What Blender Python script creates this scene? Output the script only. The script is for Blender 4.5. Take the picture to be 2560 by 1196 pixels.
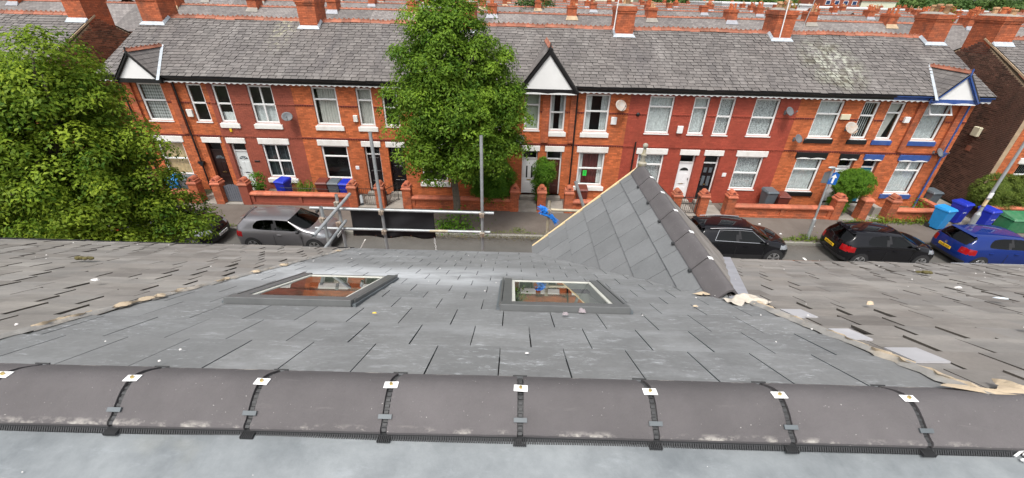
import bpy, bmesh, math, random
import numpy as np
from mathutils import Vector, Matrix, Euler
for o in list(bpy.data.objects): bpy.data.objects.remove(o)
SC = bpy.context.scene
COL = SC.collection
R = math.radians

# ------------------------------------------------------------------ camera, sky, sun, exposure
F_PX = 1045.0
PITCH, ROLL, CAM_H = R(30.4), R(1.5), 9.0
cam_d = bpy.data.cameras.new('camera'); cam = bpy.data.objects.new('camera', cam_d); COL.objects.link(cam)
U0 = Vector((0, math.sin(PITCH), math.cos(PITCH))); X0 = Vector((1, 0, 0))
FW = Vector((0, math.cos(PITCH), -math.sin(PITCH)))
RT = X0*math.cos(ROLL) + U0*math.sin(ROLL); UP = U0*math.cos(ROLL) - X0*math.sin(ROLL)
m = Matrix.Identity(4)
for i in range(3):
    m[i][0] = RT[i]; m[i][1] = UP[i]; m[i][2] = -FW[i]
m[2][3] = CAM_H
cam.matrix_world = m
cam_d.sensor_fit = 'HORIZONTAL'; cam_d.sensor_width = 36.0
cam_d.lens = 36.0*F_PX/2560.0
cam_d.clip_start = 0.05; cam_d.clip_end = 5000
SC.camera = cam
SUN_EL, SUN_AZ = R(64), R(200)          # azimuth clockwise from +Y (street runs along X)
world = bpy.data.worlds.new('World'); SC.world = world; world.use_nodes = True
wn = world.node_tree.nodes; wl = world.node_tree.links
bg = wn['Background']
sky = wn.new('ShaderNodeTexSky'); sky.sky_type = 'NISHITA'; sky.sun_disc = False
sky.sun_elevation = SUN_EL; sky.sun_rotation = SUN_AZ
sky.air_density = 1.0; sky.dust_density = 4.0; sky.ozone_density = 1.0
hs = wn.new('ShaderNodeHueSaturation'); hs.inputs['Saturation'].default_value = 0.22
wl.new(sky.outputs[0], hs.inputs['Color']); wl.new(hs.outputs[0], bg.inputs['Color'])
bg.inputs['Strength'].default_value = 0.125
sun_d = bpy.data.lights.new('sun', 'SUN'); sun_d.energy = 1.5; sun_d.angle = R(14); sun_d.color = (1.0, 0.96, 0.9)
sun = bpy.data.objects.new('sun', sun_d); COL.objects.link(sun)
sdir = Vector((math.sin(SUN_AZ)*math.cos(SUN_EL), math.cos(SUN_AZ)*math.cos(SUN_EL), math.sin(SUN_EL)))
sun.rotation_euler = (-sdir).to_track_quat('-Z', 'Y').to_euler()
SC.view_settings.view_transform = 'Standard'; SC.view_settings.look = 'None'
SC.view_settings.exposure = 0.88; SC.view_settings.gamma = 1.0
SC.render.engine = 'CYCLES'
SC.cycles.max_bounces = 6; SC.cycles.transparent_max_bounces = 12

# ------------------------------------------------------------------ helpers
def tag(o, label=None, cat=None, group=None, kind=None):
    if label: o['label'] = label
    if cat: o['category'] = cat
    if group: o['group'] = group
    if kind: o['kind'] = kind
    return o
def thing(name, label, cat, loc=(0, 0, 0), group=None):
    o = bpy.data.objects.new(name, None); COL.objects.link(o); o.location = loc
    o.empty_display_size = 0.1
    return tag(o, label, cat, group)
def link(name, me, parent=None, loc=(0, 0, 0), rot=None, scale=None):
    o = bpy.data.objects.new(name, me); COL.objects.link(o)
    o.parent = parent; o.location = loc
    if rot is not None: o.rotation_euler = rot
    if scale is not None: o.scale = scale
    return o
class MB:
    """collects shapes; build() links them as ONE mesh object"""
    def __init__(s, org=(0, 0, 0)):
        s.v = []; s.f = []; s.t = []; s.o = Vector(org); s.tint = 0.5
    def add(s, vs, fs, tint=None):
        b = len(s.v); s.v += [tuple(p) for p in vs]; s.f += [tuple(b+i for i in f) for f in fs]
        s.t += [s.tint if tint is None else tint]*len(fs); return s
    def box(s, x0, x1, y0, y1, z0, z1, tint=None):
        return s.add([(x0,y0,z0),(x1,y0,z0),(x1,y1,z0),(x0,y1,z0),(x0,y0,z1),(x1,y0,z1),(x1,y1,z1),(x0,y1,z1)],
                     [(0,3,2,1),(4,5,6,7),(0,1,5,4),(1,2,6,5),(2,3,7,6),(3,0,4,7)], tint)
    def hexa(s, b, t, tint=None):          # bottom 4 points, top 4 points, same turn
        n = len(b)
        return s.add(list(b)+list(t), [tuple(range(n-1, -1, -1)), tuple(range(n, 2*n))]+[(i, (i+1) % n, n+(i+1) % n, n+i) for i in range(n)], tint)
    def prism(s, poly, axis, a, b, tint=None):   # poly 2D extruded along axis from a to b
        def P(p, w):
            return (w, p[0], p[1]) if axis == 'x' else ((p[0], w, p[1]) if axis == 'y' else (p[0], p[1], w))
        return s.hexa([P(p, a) for p in poly], [P(p, b) for p in poly], tint)
    def tube(s, p, q, r, n=10, r2=None, cap=True, tint=None):
        p = Vector(p); q = Vector(q); d = (q-p).normalized()
        a = d.orthogonal().normalized(); b = d.cross(a); r2 = r if r2 is None else r2
        c = [(math.cos(2*math.pi*i/n), math.sin(2*math.pi*i/n)) for i in range(n)]
        vs = [p+(a*x+b*y)*r for x, y in c]+[q+(a*x+b*y)*r2 for x, y in c]
        fs = [(i, (i+1) % n, n+(i+1) % n, n+i) for i in range(n)]
        if cap: fs += [tuple(range(n-1, -1, -1)), tuple(range(n, 2*n))]
        return s.add(vs, fs, tint)
    def path(s, pts, r, n=8):
        for a, b in zip(pts[:-1], pts[1:]): s.tube(a, b, r, n)
        return s
    def lathe(s, c, prof, n=14, axis='z', tint=None):      # prof: (radius, height) bottom to top
        vs = []; c = Vector(c)
        for r, h in prof:
            for i in range(n):
                x, y = r*math.cos(2*math.pi*i/n), r*math.sin(2*math.pi*i/n)
                vs.append(c+(Vector((x, y, h)) if axis == 'z' else (Vector((x, h, y)) if axis == 'y' else Vector((h, x, y)))))
        fs = [(k*n+i, k*n+(i+1) % n, (k+1)*n+(i+1) % n, (k+1)*n+i) for k in range(len(prof)-1) for i in range(n)]
        fs += [tuple(range(n-1, -1, -1)), tuple((len(prof)-1)*n+i for i in range(n))]
        return s.add(vs, fs, tint)
    def ball(s, c, r, n=10, m=7, tint=None):
        r = r if hasattr(r, '__len__') else (r, r, r); vs = []
        for k in range(1, m):
            a = math.pi*k/m
            for i in range(n):
                b = 2*math.pi*i/n
                vs.append((c[0]+r[0]*math.sin(a)*math.cos(b), c[1]+r[1]*math.sin(a)*math.sin(b), c[2]-r[2]*math.cos(a)))
        vs += [(c[0], c[1], c[2]-r[2]), (c[0], c[1], c[2]+r[2])]
        N = len(vs); fs = [(k*n+i, k*n+(i+1) % n, (k+1)*n+(i+1) % n, (k+1)*n+i) for k in range(m-2) for i in range(n)]
        fs += [(N-2, (i+1) % n, i) for i in range(n)]+[((m-2)*n+i, (m-2)*n+(i+1) % n, N-1) for i in range(n)]
        return s.add(vs, fs, tint)
    def grid(s, fn, nu, nv, tint=None):
        vs = [fn(i/nu, j/nv) for j in range(nv+1) for i in range(nu+1)]
        return s.add(vs, [(j*(nu+1)+i, j*(nu+1)+i+1, (j+1)*(nu+1)+i+1, (j+1)*(nu+1)+i) for j in range(nv) for i in range(nu)], tint)
    def mesh(s, name, mat, smooth=False, bevel=0, tints=False, recalc=True):
        me = bpy.data.meshes.new(name)
        o = s.o; me.from_pydata([(x-o[0], y-o[1], z-o[2]) for x, y, z in s.v], [], s.f)
        if tints:
            at = me.attributes.new('tint', 'FLOAT', 'FACE'); at.data.foreach_set('value', s.t)
        bm = bmesh.new(); bm.from_mesh(me)
        if recalc: bmesh.ops.recalc_face_normals(bm, faces=bm.faces)
        if bevel:
            bmesh.ops.bevel(bm, geom=[e for e in bm.edges if e.is_manifold and e.calc_face_angle(0) > 0.5], offset=bevel, segments=1, affect='EDGES', clamp_overlap=True)
        bm.to_mesh(me); bm.free()
        if smooth:
            for p in me.polygons: p.use_smooth = True
            me.set_sharp_from_angle(angle=R(smooth if smooth is not True else 40))
        me.materials.append(mat); return me
    def build(s, name, mat, parent=None, smooth=False, bevel=0, tints=False, recalc=True):
        return link(name, s.mesh(name, mat, smooth, bevel, tints, recalc), parent, (0, 0, 0) if parent else tuple(s.o))
def clip_poly(poly, f):          # Sutherland-Hodgman, keep f(p) >= 0
    out = []
    for i in range(len(poly)):
        a, b = poly[i], poly[(i+1) % len(poly)]; fa, fb = f(a), f(b)
        if fa >= 0: out.append(a)
        if (fa >= 0) != (fb >= 0):
            t = fa/(fa-fb); out.append((a[0]+(b[0]-a[0])*t, a[1]+(b[1]-a[1])*t))
    return out
def text_mesh(name, s, size, mat, depth=0.001):
    cu = bpy.data.curves.new(name, 'FONT'); cu.body = s; cu.size = size; cu.extrude = depth
    cu.align_x = 'CENTER'; cu.align_y = 'CENTER'
    ob = bpy.data.objects.new(name, cu); COL.objects.link(ob)
    bpy.context.view_layer.update()
    me = bpy.data.meshes.new_from_object(ob.evaluated_get(bpy.context.evaluated_depsgraph_get()))
    bpy.data.objects.remove(ob); bpy.data.curves.remove(cu)
    me.materials.clear(); me.materials.append(mat); return me

# ------------------------------------------------------------------ materials
class NT:
    def __init__(s, name):
        s.m = bpy.data.materials.new(name); s.m.use_nodes = True
        s.t = s.m.node_tree; s.n = s.t.nodes; s.b = s.n['Principled BSDF']; s.pos = None
    def new(s, t, **k):
        n = s.n.new(t)
        for a, v in k.items():
            if a.startswith('i_'): n.inputs[a[2:].replace('_', ' ')].default_value = v
            else: setattr(n, a, v)
        return n
    def ln(s, a, b): s.t.links.new(a, b)
    def P(s):
        if not s.pos: s.pos = s.n.new('ShaderNodeNewGeometry').outputs['Position']
        return s.pos
    def noise(s, scale, detail=4, rough=0.6, stretch=None, rot=None):
        t = s.new('ShaderNodeTexNoise'); t.inputs['Scale'].default_value = scale
        t.inputs['Detail'].default_value = detail; t.inputs['Roughness'].default_value = rough
        if stretch or rot:
            mp = s.n.new('ShaderNodeMapping'); mp.inputs['Scale'].default_value = stretch or (1, 1, 1)
            if rot: mp.inputs['Rotation'].default_value = rot
            s.ln(s.P(), mp.inputs['Vector']); s.ln(mp.outputs[0], t.inputs['Vector'])
        else: s.ln(s.P(), t.inputs['Vector'])
        return t.outputs['Fac']
    def ramp(s, x, lo, hi, a=0.0, b=1.0, smooth=False):
        r = s.n.new('ShaderNodeMapRange'); r.clamp = True
        if smooth: r.interpolation_type = 'SMOOTHSTEP'
        for k, v in (('From Min', lo), ('From Max', hi), ('To Min', a), ('To Max', b)): r.inputs[k].default_value = v
        s.ln(x, r.inputs['Value']); return r.outputs[0]
    def math(s, op, a, b=None):
        n = s.n.new('ShaderNodeMath'); n.operation = op
        for i, v in ((0, a), (1, b)):
            if v is None: continue
            if isinstance(v, (int, float)): n.inputs[i].default_value = v
            else: s.ln(v, n.inputs[i])
        return n.outputs[0]
    def mix(s, f, a, b, mode='MIX'):
        n = s.n.new('ShaderNodeMix'); n.data_type = 'RGBA'; n.blend_type = mode
        for k, v in ((0, f), (6, a), (7, b)):
            if isinstance(v, (int, float)): n.inputs[k].default_value = v
            elif isinstance(v, (tuple, list)): n.inputs[k].default_value = tuple(v)+((1,) if len(v) == 3 else ())
            else: s.ln(v, n.inputs[k])
        return n.outputs[2]
    def rnd(s): return s.n.new('ShaderNodeObjectInfo').outputs['Random']
    def attr(s, a):
        n = s.n.new('ShaderNodeAttribute'); n.attribute_name = a; return n.outputs['Fac']
    def xyz(s):
        n = s.n.new('ShaderNodeSeparateXYZ'); s.ln(s.P(), n.inputs[0]); return n.outputs
    def val(s, c, f):      # colour times brightness factor socket
        n = s.n.new('ShaderNodeVectorMath'); n.operation = 'SCALE'
        if isinstance(c, (tuple, list)): n.inputs[0].default_value = tuple(c)[:3]
        else: s.ln(c, n.inputs[0])
        s.ln(f, n.inputs['Scale']); return n.outputs[0]
    def bump(s, h, strength=0.3, dist=0.01):
        n = s.n.new('ShaderNodeBump'); n.inputs['Strength'].default_value = strength; n.inputs['Distance'].default_value = dist
        s.ln(h, n.inputs['Height']); s.ln(n.outputs[0], s.b.inputs['Normal'])
    def out(s, col=None, rough=0.7, metal=0, spec=0.5):
        if col is not None:
            if isinstance(col, (tuple, list)): s.b.inputs['Base Color'].default_value = tuple(col)[:3]+(1,)
            else: s.ln(col, s.b.inputs['Base Color'])
        if isinstance(rough, (int, float)): s.b.inputs['Roughness'].default_value = rough
        else: s.ln(rough, s.b.inputs['Roughness'])
        s.b.inputs['Metallic'].default_value = metal; s.b.inputs['Specular IOR Level'].default_value = spec
        return s.m
def pm(name, col, rough=0.6, var=0.25, scale=3.0, bump=0.0, bscale=60, rnd=0.0, metal=0, spec=0.5, tint=0.0, dirt=None, dirt_amt=0.35, dscale=1.5):
    t = NT(name); f = t.ramp(t.noise(scale, 5), 0.25, 0.75, 1-var, 1+var)
    if rnd: f = t.math('MULTIPLY', f, t.ramp(t.rnd(), 0, 1, 1-rnd, 1+rnd))
    if tint: f = t.math('MULTIPLY', f, t.ramp(t.attr('tint'), 0, 1, 1-tint, 1+tint))
    c = t.val(col, f)
    if dirt: c = t.mix(t.ramp(t.noise(dscale, 6, 0.7), 0.48, 0.72, 0, dirt_amt), c, dirt)
    if bump: t.bump(t.noise(bscale, 4), bump, 0.004)
    return t.out(c, rough, metal, spec)
M = {}
M['white'] = pm('white_upvc', (0.80, 0.80, 0.79), 0.35, 0.03, 2)
M['whitepaint'] = pm('white_masonry_paint', (0.78, 0.77, 0.74), 0.6, 0.05, 3, 0.15, 60, dirt=(0.42, 0.36, 0.27), dirt_amt=0.35, dscale=2.2)
M['render_white'] = pm('white_render', (0.78, 0.78, 0.77), 0.7, 0.04, 2)
M['black'] = pm('black_gloss_paint', (0.012, 0.012, 0.013), 0.35, 0.2, 4)
M['blackmat'] = pm('black_plastic', (0.018, 0.018, 0.02), 0.55, 0.2, 8)
M['blue'] = pm('blue_masonry_paint', (0.03, 0.08, 0.28), 0.5, 0.15, 4, dirt=(0.2, 0.22, 0.28), dirt_amt=0.3)
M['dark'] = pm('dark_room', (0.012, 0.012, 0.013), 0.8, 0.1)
M['lead'] = pm('lead_flashing', (0.30, 0.31, 0.34), 0.5, 0.2, 6, 0.3, 30)
M['leadpale'] = pm('lead_pale', (0.42, 0.46, 0.50), 0.5, 0.25, 6, 0.3, 30)
M['mortar'] = pm('sandy_mortar', (0.50, 0.40, 0.28), 0.9, 0.22, 12, 0.8, 70)
M['timber'] = pm('new_timber', (0.70, 0.54, 0.30), 0.7, 0.12, 14)
M['terracotta'] = pm('terracotta_ridge', (0.29, 0.10, 0.058), 0.75, 0.35, 2.5, 0.4, 40, rnd=0.25, dirt=(0.16, 0.15, 0.10), dirt_amt=0.4, dscale=4)
M['pot'] = pm('buff_pot', (0.45, 0.27, 0.14), 0.8, 0.3, 4, rnd=0.3)
M['potred'] = pm('red_pot', (0.50, 0.14, 0.05), 0.8, 0.25, 4, rnd=0.2)
M['coping'] = pm('red_coping', (0.44, 0.125, 0.065), 0.7, 0.2, 5, 0.3, 40, rnd=0.2, dirt=(0.25, 0.2, 0.13), dirt_amt=0.3)
M['concrete'] = pm('concrete_path', (0.27, 0.25, 0.22), 0.85, 0.25, 2, 0.3, 40)
M['kerb'] = pm('stone_kerb', (0.26, 0.25, 0.22), 0.8, 0.25, 3, 0.3, 40, rnd=0.15, dirt=(0.10, 0.12, 0.05), dirt_amt=0.5)
M['steel'] = pm('galvanised_tube', (0.36, 0.38, 0.39), 0.5, 0.2, 9, 0.1, 50, metal=0.45, dirt=(0.33, 0.30, 0.26), dirt_amt=0.5, dscale=7)
M['steelold'] = pm('weathered_tube', (0.42, 0.38, 0.29), 0.6, 0.25, 9, 0.2, 50, metal=0.3, dirt=(0.35, 0.26, 0.13), dirt_amt=0.6, dscale=8)
M['rust'] = pm('rusty_iron', (0.20, 0.085, 0.04), 0.8, 0.35, 9, 0.5, 60)
M['coupler'] = pm('coupler_steel', (0.38, 0.33, 0.27), 0.6, 0.3, 20, metal=0.5, dirt=(0.35, 0.14, 0.06), dirt_amt=0.7, dscale=11)
M['galv'] = pm('lamp_post_grey', (0.42, 0.45, 0.46), 0.45, 0.1, 5, metal=0.4)
M['rubber'] = pm('tyre_rubber', (0.02, 0.02, 0.02), 0.8, 0.2, 8)
M['alloy'] = pm('alloy_wheel', (0.55, 0.55, 0.56), 0.3, 0.05, 5, metal=0.9)
M['chrome'] = pm('chrome_trim', (0.7, 0.7, 0.7), 0.15, 0.02, 5, metal=1)
M['sheet'] = pm('black_sheet', (0.012, 0.012, 0.014), 0.55, 0.3, 3, 0.25, 5)
M['net'] = pm('blue_net', (0.02, 0.20, 0.65), 0.5, 0.3, 30, 0.6, 80)
M['greylid'] = pm('grey_bin_plastic', (0.10, 0.12, 0.135), 0.45, 0.12, 5)
M['brownbin'] = pm('brown_bin_plastic', (0.14, 0.035, 0.025), 0.45, 0.12, 5)
M['bluebin'] = pm('dark_blue_bin_plastic', (0.012, 0.03, 0.40), 0.4, 0.1, 5)
M['cyanbin'] = pm('light_blue_bin_plastic', (0.02, 0.26, 0.62), 0.4, 0.1, 5)
M['greenbox'] = pm('green_plastic', (0.03, 0.16, 0.07), 0.45, 0.2, 5, dirt=(0.2, 0.3, 0.2), dirt_amt=0.4)
M['doorwhite'] = pm('white_door', (0.80, 0.81, 0.82), 0.35, 0.03)
M['doorbrown'] = pm('dark_brown_door', (0.022, 0.011, 0.010), 0.3, 0.2)
M['doorwood'] = pm('mahogany_door', (0.07, 0.018, 0.012), 0.4, 0.25, 9)
M['doorblack'] = pm('black_door', (0.010, 0.010, 0.012), 0.25, 0.1)
M['doorteal'] = pm('teal_door', (0.01, 0.13, 0.23), 0.35, 0.1)
M['doorgrey'] = pm('pale_grey_door', (0.66, 0.70, 0.70), 0.4, 0.03)
M['brass'] = pm('brass', (0.6, 0.45, 0.18), 0.35, 0.1, metal=0.9)
M['gateiron'] = pm('gate_iron', (0.03, 0.03, 0.03), 0.6, 0.3)
M['gategrey'] = pm('grey_gate', (0.13, 0.14, 0.165), 0.6, 0.1, 4)
M['stone'] = pm('weathered_stone', (0.28, 0.26, 0.21), 0.85, 0.35, 10, 0.5, 60, dirt=(0.28, 0.22, 0.04), dirt_amt=0.6, dscale=9)
M['bark'] = pm('bark', (0.13, 0.11, 0.085), 0.9, 0.35, 9, 0.9, 25)
M['curt_net'] = pm('net_curtain', (0.60, 0.62, 0.63), 0.9, 0.25, 9)
M['curt_grey'] = pm('grey_curtain', (0.52, 0.50, 0.47), 0.9, 0.12, 9)
M['curt_cream'] = pm('cream_curtain', (0.58, 0.42, 0.24), 0.9, 0.2, 6)
M['curt_white'] = pm('white_curtain', (0.72, 0.73, 0.73), 0.9, 0.08, 6)
M['curt_red'] = pm('dark_red_curtain', (0.14, 0.03, 0.03), 0.9, 0.15, 6)
M['curt_green'] = pm('pale_green_blind', (0.50, 0.56, 0.46), 0.9, 0.06, 6)
M['curt_check'] = None
M['plate_y'] = pm('yellow_plate', (0.82, 0.50, 0.01), 0.4, 0.03)
M['plate_w'] = pm('white_plate', (0.75, 0.76, 0.76), 0.4, 0.03)
M['red_lens'] = pm('red_lens', (0.30, 0.006, 0.008), 0.12, 0.2)
M['clear_lens'] = pm('clear_lens', (0.30, 0.32, 0.34), 0.08, 0.2, 12, metal=0.3)
M['signblue'] = pm('sign_blue', (0.01, 0.11, 0.42), 0.4, 0.03)
M['dishgrey'] = pm('dish_grey', (0.13, 0.14, 0.15), 0.6, 0.1)
M['dishwhite'] = pm('dish_white', (0.40, 0.37, 0.33), 0.5, 0.08, 4, dirt=(0.45, 0.2, 0.06), dirt_amt=0.7, dscale=5)
M['yellow'] = pm('yellow_plastic', (0.75, 0.48, 0.02), 0.5, 0.1)
M['green_card'] = pm('green_card', (0.03, 0.75, 0.08), 0.7, 0.03)
M['moss'] = pm('moss', (0.10, 0.085, 0.03), 0.95, 0.4, 30, 0.9, 80)
M['chip'] = pm('pale_chip', (0.68, 0.66, 0.64), 0.8, 0.2, 30)
M['cloth'] = pm('white_plastic_tape', (0.75, 0.75, 0.75), 0.4, 0.05)
M['cream_box'] = pm('cream_box', (0.66, 0.62, 0.45), 0.6, 0.05)
M['seal'] = pm('ridge_seal', (0.035, 0.036, 0.038), 0.6, 0.2)
M['sealgrey'] = pm('ridge_seal_grey', (0.10, 0.115, 0.125), 0.55, 0.2)
M['solar'] = pm('solar_cell', (0.02, 0.05, 0.13), 0.2, 0.1)
M['farwhite'] = pm('white_cladding', (0.74, 0.75, 0.75), 0.6, 0.05, 0.3)
M['farcream'] = pm('cream_cladding', (0.66, 0.68, 0.52), 0.6, 0.05, 0.3)
M['farred'] = pm('red_brick_plain', (0.30, 0.085, 0.045), 0.8, 0.2, 1)

def glass_mat(name, tintc=(0.9, 0.95, 0.93), gloss=1.45, dark=0.0):
    t = NT(name); t.n.remove(t.b); o = t.n['Material Output']
    tr = t.new('ShaderNodeBsdfTransparent'); tr.inputs[0].default_value = tuple(tintc)+(1,)
    gl = t.new('ShaderNodeBsdfGlossy'); gl.inputs['Roughness'].default_value = 0.015
    lw = t.new('ShaderNodeLayerWeight'); lw.inputs[0].default_value = 0.5; f0 = ((gloss-1)/(gloss+1))**2
    fr = t.math('ADD', t.math('MULTIPLY', t.math('POWER', lw.outputs['Facing'], 5.0), 1-f0), f0)     # Schlick, same from both sides
    mx = t.new('ShaderNodeMixShader'); t.ln(fr, mx.inputs[0]); t.ln(tr.outputs[0], mx.inputs[1]); t.ln(gl.outputs[0], mx.inputs[2])
    t.ln(mx.outputs[0], o.inputs['Surface']); return t.m
M['glass'] = glass_mat('window_glass', (0.88, 0.92, 0.91), 1.6)
M['carglass'] = glass_mat('car_glass', (0.20, 0.24, 0.23), 1.5)
M['skyglass'] = glass_mat('skylight_glass', (0.62, 0.68, 0.64), 4.6)

def checker_curtain():
    t = NT('checked_curtain'); x = t.xyz()
    a = t.math('PINGPONG', x[0], 0.055); b = t.math('PINGPONG', x[2], 0.07)
    f = t.math('MULTIPLY', t.ramp(a, 0.02, 0.035), t.ramp(b, 0.025, 0.045))
    g = t.math('ADD', t.math('MULTIPLY', t.ramp(a, 0.02, 0.035), 0.35), t.math('ADD', t.math('MULTIPLY', t.ramp(b, 0.025, 0.045), 0.3), 0.25))
    return t.out(t.val((0.65, 0.65, 0.64), g), 0.9)
M['curt_check'] = checker_curtain()
def lace_curtain():
    t = NT('lace_curtain'); n = t.ramp(t.noise(24, 2, 0.5), 0.42, 0.55, 0.45, 1.0)
    return t.out(t.val((0.62, 0.64, 0.66), n), 0.9)
M['curt_lace'] = lace_curtain()
def brick_mat(name, col, dirt=(0.10, 0.07, 0.05), damt=0.35, tint=0.35, rough=0.8):
    t = NT(name); f = t.math('MULTIPLY', t.ramp(t.attr('tint'), 0, 1, 1-tint, 1+tint), t.ramp(t.noise(7, 4), 0.3, 0.7, 0.88, 1.12))
    f = t.math('MULTIPLY', f, t.ramp(t.noise(0.9, 4), 0.3, 0.7, 0.86, 1.12))
    c = t.val(col, f)
    c = t.mix(t.ramp(t.noise(1.7, 6, 0.7, (1, 1, 0.45)), 0.5, 0.75, 0, damt), c, dirt)
    t.bump(t.noise(90, 3), 0.25, 0.002)
    return t.out(c, rough)
M['brick'] = brick_mat('orange_brick', (0.51, 0.135, 0.045), damt=0.28, tint=0.24)
M['brick_red'] = brick_mat('red_painted_brick', (0.36, 0.065, 0.038), (0.5, 0.17, 0.07), 0.10, 0.10, 0.65)
M['brick_maroon'] = brick_mat('maroon_painted_brick', (0.30, 0.075, 0.045), (0.42, 0.13, 0.06), 0.15, 0.08, 0.7)
M['brick_dark'] = brick_mat('sooty_brick', (0.125, 0.062, 0.043), (0.02, 0.017, 0.015), 0.75, 0.5)
M['brick_brown'] = brick_mat('brown_brick', (0.22, 0.085, 0.045), (0.06, 0.035, 0.025), 0.6, 0.55)
M['mortar_red'] = pm('brick_mortar_red', (0.34, 0.10, 0.045), 0.9, 0.2)
M['mortar_buff'] = pm('brick_mortar_buff', (0.42, 0.31, 0.20), 0.9, 0.25)
M['dentil'] = pm('dark_red_dentil', (0.16, 0.032, 0.025), 0.75, 0.2)
def stack_mat(name, col):      # chimney and far brickwork: courses too small to build one by one
    t = NT(name); tc = t.n.new('ShaderNodeTexCoord'); x = t.xyz()
    nx = t.n.new('ShaderNodeCombineXYZ'); t.ln(t.math('ADD', x[0], x[1]), nx.inputs[0]); t.ln(x[2], nx.inputs[1])
    b = t.new('ShaderNodeTexBrick'); t.ln(nx.outputs[0], b.inputs['Vector'])
    b.inputs['Scale'].default_value = 1; b.inputs['Brick Width'].default_value = 0.225; b.inputs['Row Height'].default_value = 0.075
    b.inputs['Mortar Size'].default_value = 0.008; b.inputs['Bias'].default_value = 0
    b.inputs['Color1'].default_value = (0.75, 0.75, 0.75, 1); b.inputs['Color2'].default_value = (1.2, 1.2, 1.2, 1); b.inputs['Mortar'].default_value = (0.62, 0.5, 0.45, 1)
    c = t.mix(1.0, b.outputs[0], col, 'MULTIPLY')
    c = t.mix(t.ramp(t.noise(2.2, 6, 0.7), 0.45, 0.72, 0, 0.75), c, (0.085, 0.045, 0.03))
    t.bump(b.outputs[1], -0.6, 0.01)
    return t.out(c, 0.85)
M['stack'] = stack_mat('chimney_brick', (0.47, 0.125, 0.05))

def slate_mat(name, c1, c2, rnd, dust=None, lichen=None, rough=0.6, spot=0.0):
    t = NT(name); r = t.rnd()
    col = t.mix(r, c1, c2)
    f = t.math('MULTIPLY', t.ramp(t.noise(3.5, 5), 0.25, 0.75, 0.86, 1.12), t.ramp(t.noise(45, 3), 0.3, 0.7, 0.93, 1.06))
    wn_ = t.n.new('ShaderNodeTexWhiteNoise'); wn_.noise_dimensions = '1D'; t.ln(r, wn_.inputs['W'])
    f = t.math('MULTIPLY', f, t.ramp(wn_.outputs['Value'], 0, 1, 1-rnd, 1+rnd))
    col = t.val(col, f)
    if dust: col = dust(t, col)
    if lichen: col = lichen(t, col)
    if spot: col = t.mix(t.ramp(t.noise(9, 6, 0.75), 0.66, 0.72, 0, spot), col, (0.55, 0.55, 0.5))
    t.bump(t.noise(60, 4, 0.7), 0.25, 0.003)
    return t.out(col, rough)
def dust_new(t, col):
    x = t.xyz()
    # plaster dust trodden and blown across the course above the skylights, scuffs everywhere
    band = t.math('SUBTRACT', 1.0, t.math('MINIMUM', t.math('ABSOLUTE', t.math('MULTIPLY', t.math('SUBTRACT', x[1], 3.18), 1.5)), 1.0))
    side = t.ramp(x[0], 0.9, -0.6, 0, 1, True)
    a = t.math('MULTIPLY', t.math('MULTIPLY', band, side), t.ramp(t.noise(1.6, 6, 0.7, (0.7, 1.6, 1)), 0.30, 0.62))
    scuff = t.math('MULTIPLY', t.ramp(t.noise(14, 7, 0.75, (0.45, 1.6, 1)), 0.55, 0.70, 0, 0.6), t.ramp(t.noise(1.3, 3), 0.42, 0.64, 0.1, 1))
    fine = t.math('MULTIPLY', t.ramp(t.noise(26, 6, 0.8, (0.5, 1.3, 1), (0, 0, 0.8)), 0.55, 0.68, 0, 0.7), t.ramp(t.noise(2.1, 3), 0.42, 0.6, 0.0, 1))
    smear = t.ramp(t.noise(2.6, 7, 0.7, (0.6, 1.5, 1)), 0.52, 0.85, 0, 0.4)
    d = t.math('MAXIMUM', t.math('MAXIMUM', a, scuff), t.math('MAXIMUM', smear, fine))
    return t.mix(t.math('MINIMUM', d, 0.85), col, (0.50, 0.52, 0.54))
def dust_old(t, col):
    x = t.xyz()
    s = t.ramp(t.noise(2.2, 7, 0.72, (0.35, 1.4, 1)), 0.48, 0.72, 0, 0.55)
    col = t.mix(s, col, (0.36, 0.335, 0.30))
    s2 = t.ramp(t.noise(5, 6, 0.7, (0.4, 1.5, 1)), 0.56, 0.74, 0, 0.5)
    col = t.mix(s2, col, (0.125, 0.108, 0.095))
    s3 = t.ramp(t.noise(11, 6, 0.7, (0.5, 1.3, 1)), 0.60, 0.74, 0, 0.35)
    return t.mix(s3, col, (0.48, 0.45, 0.40))
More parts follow.
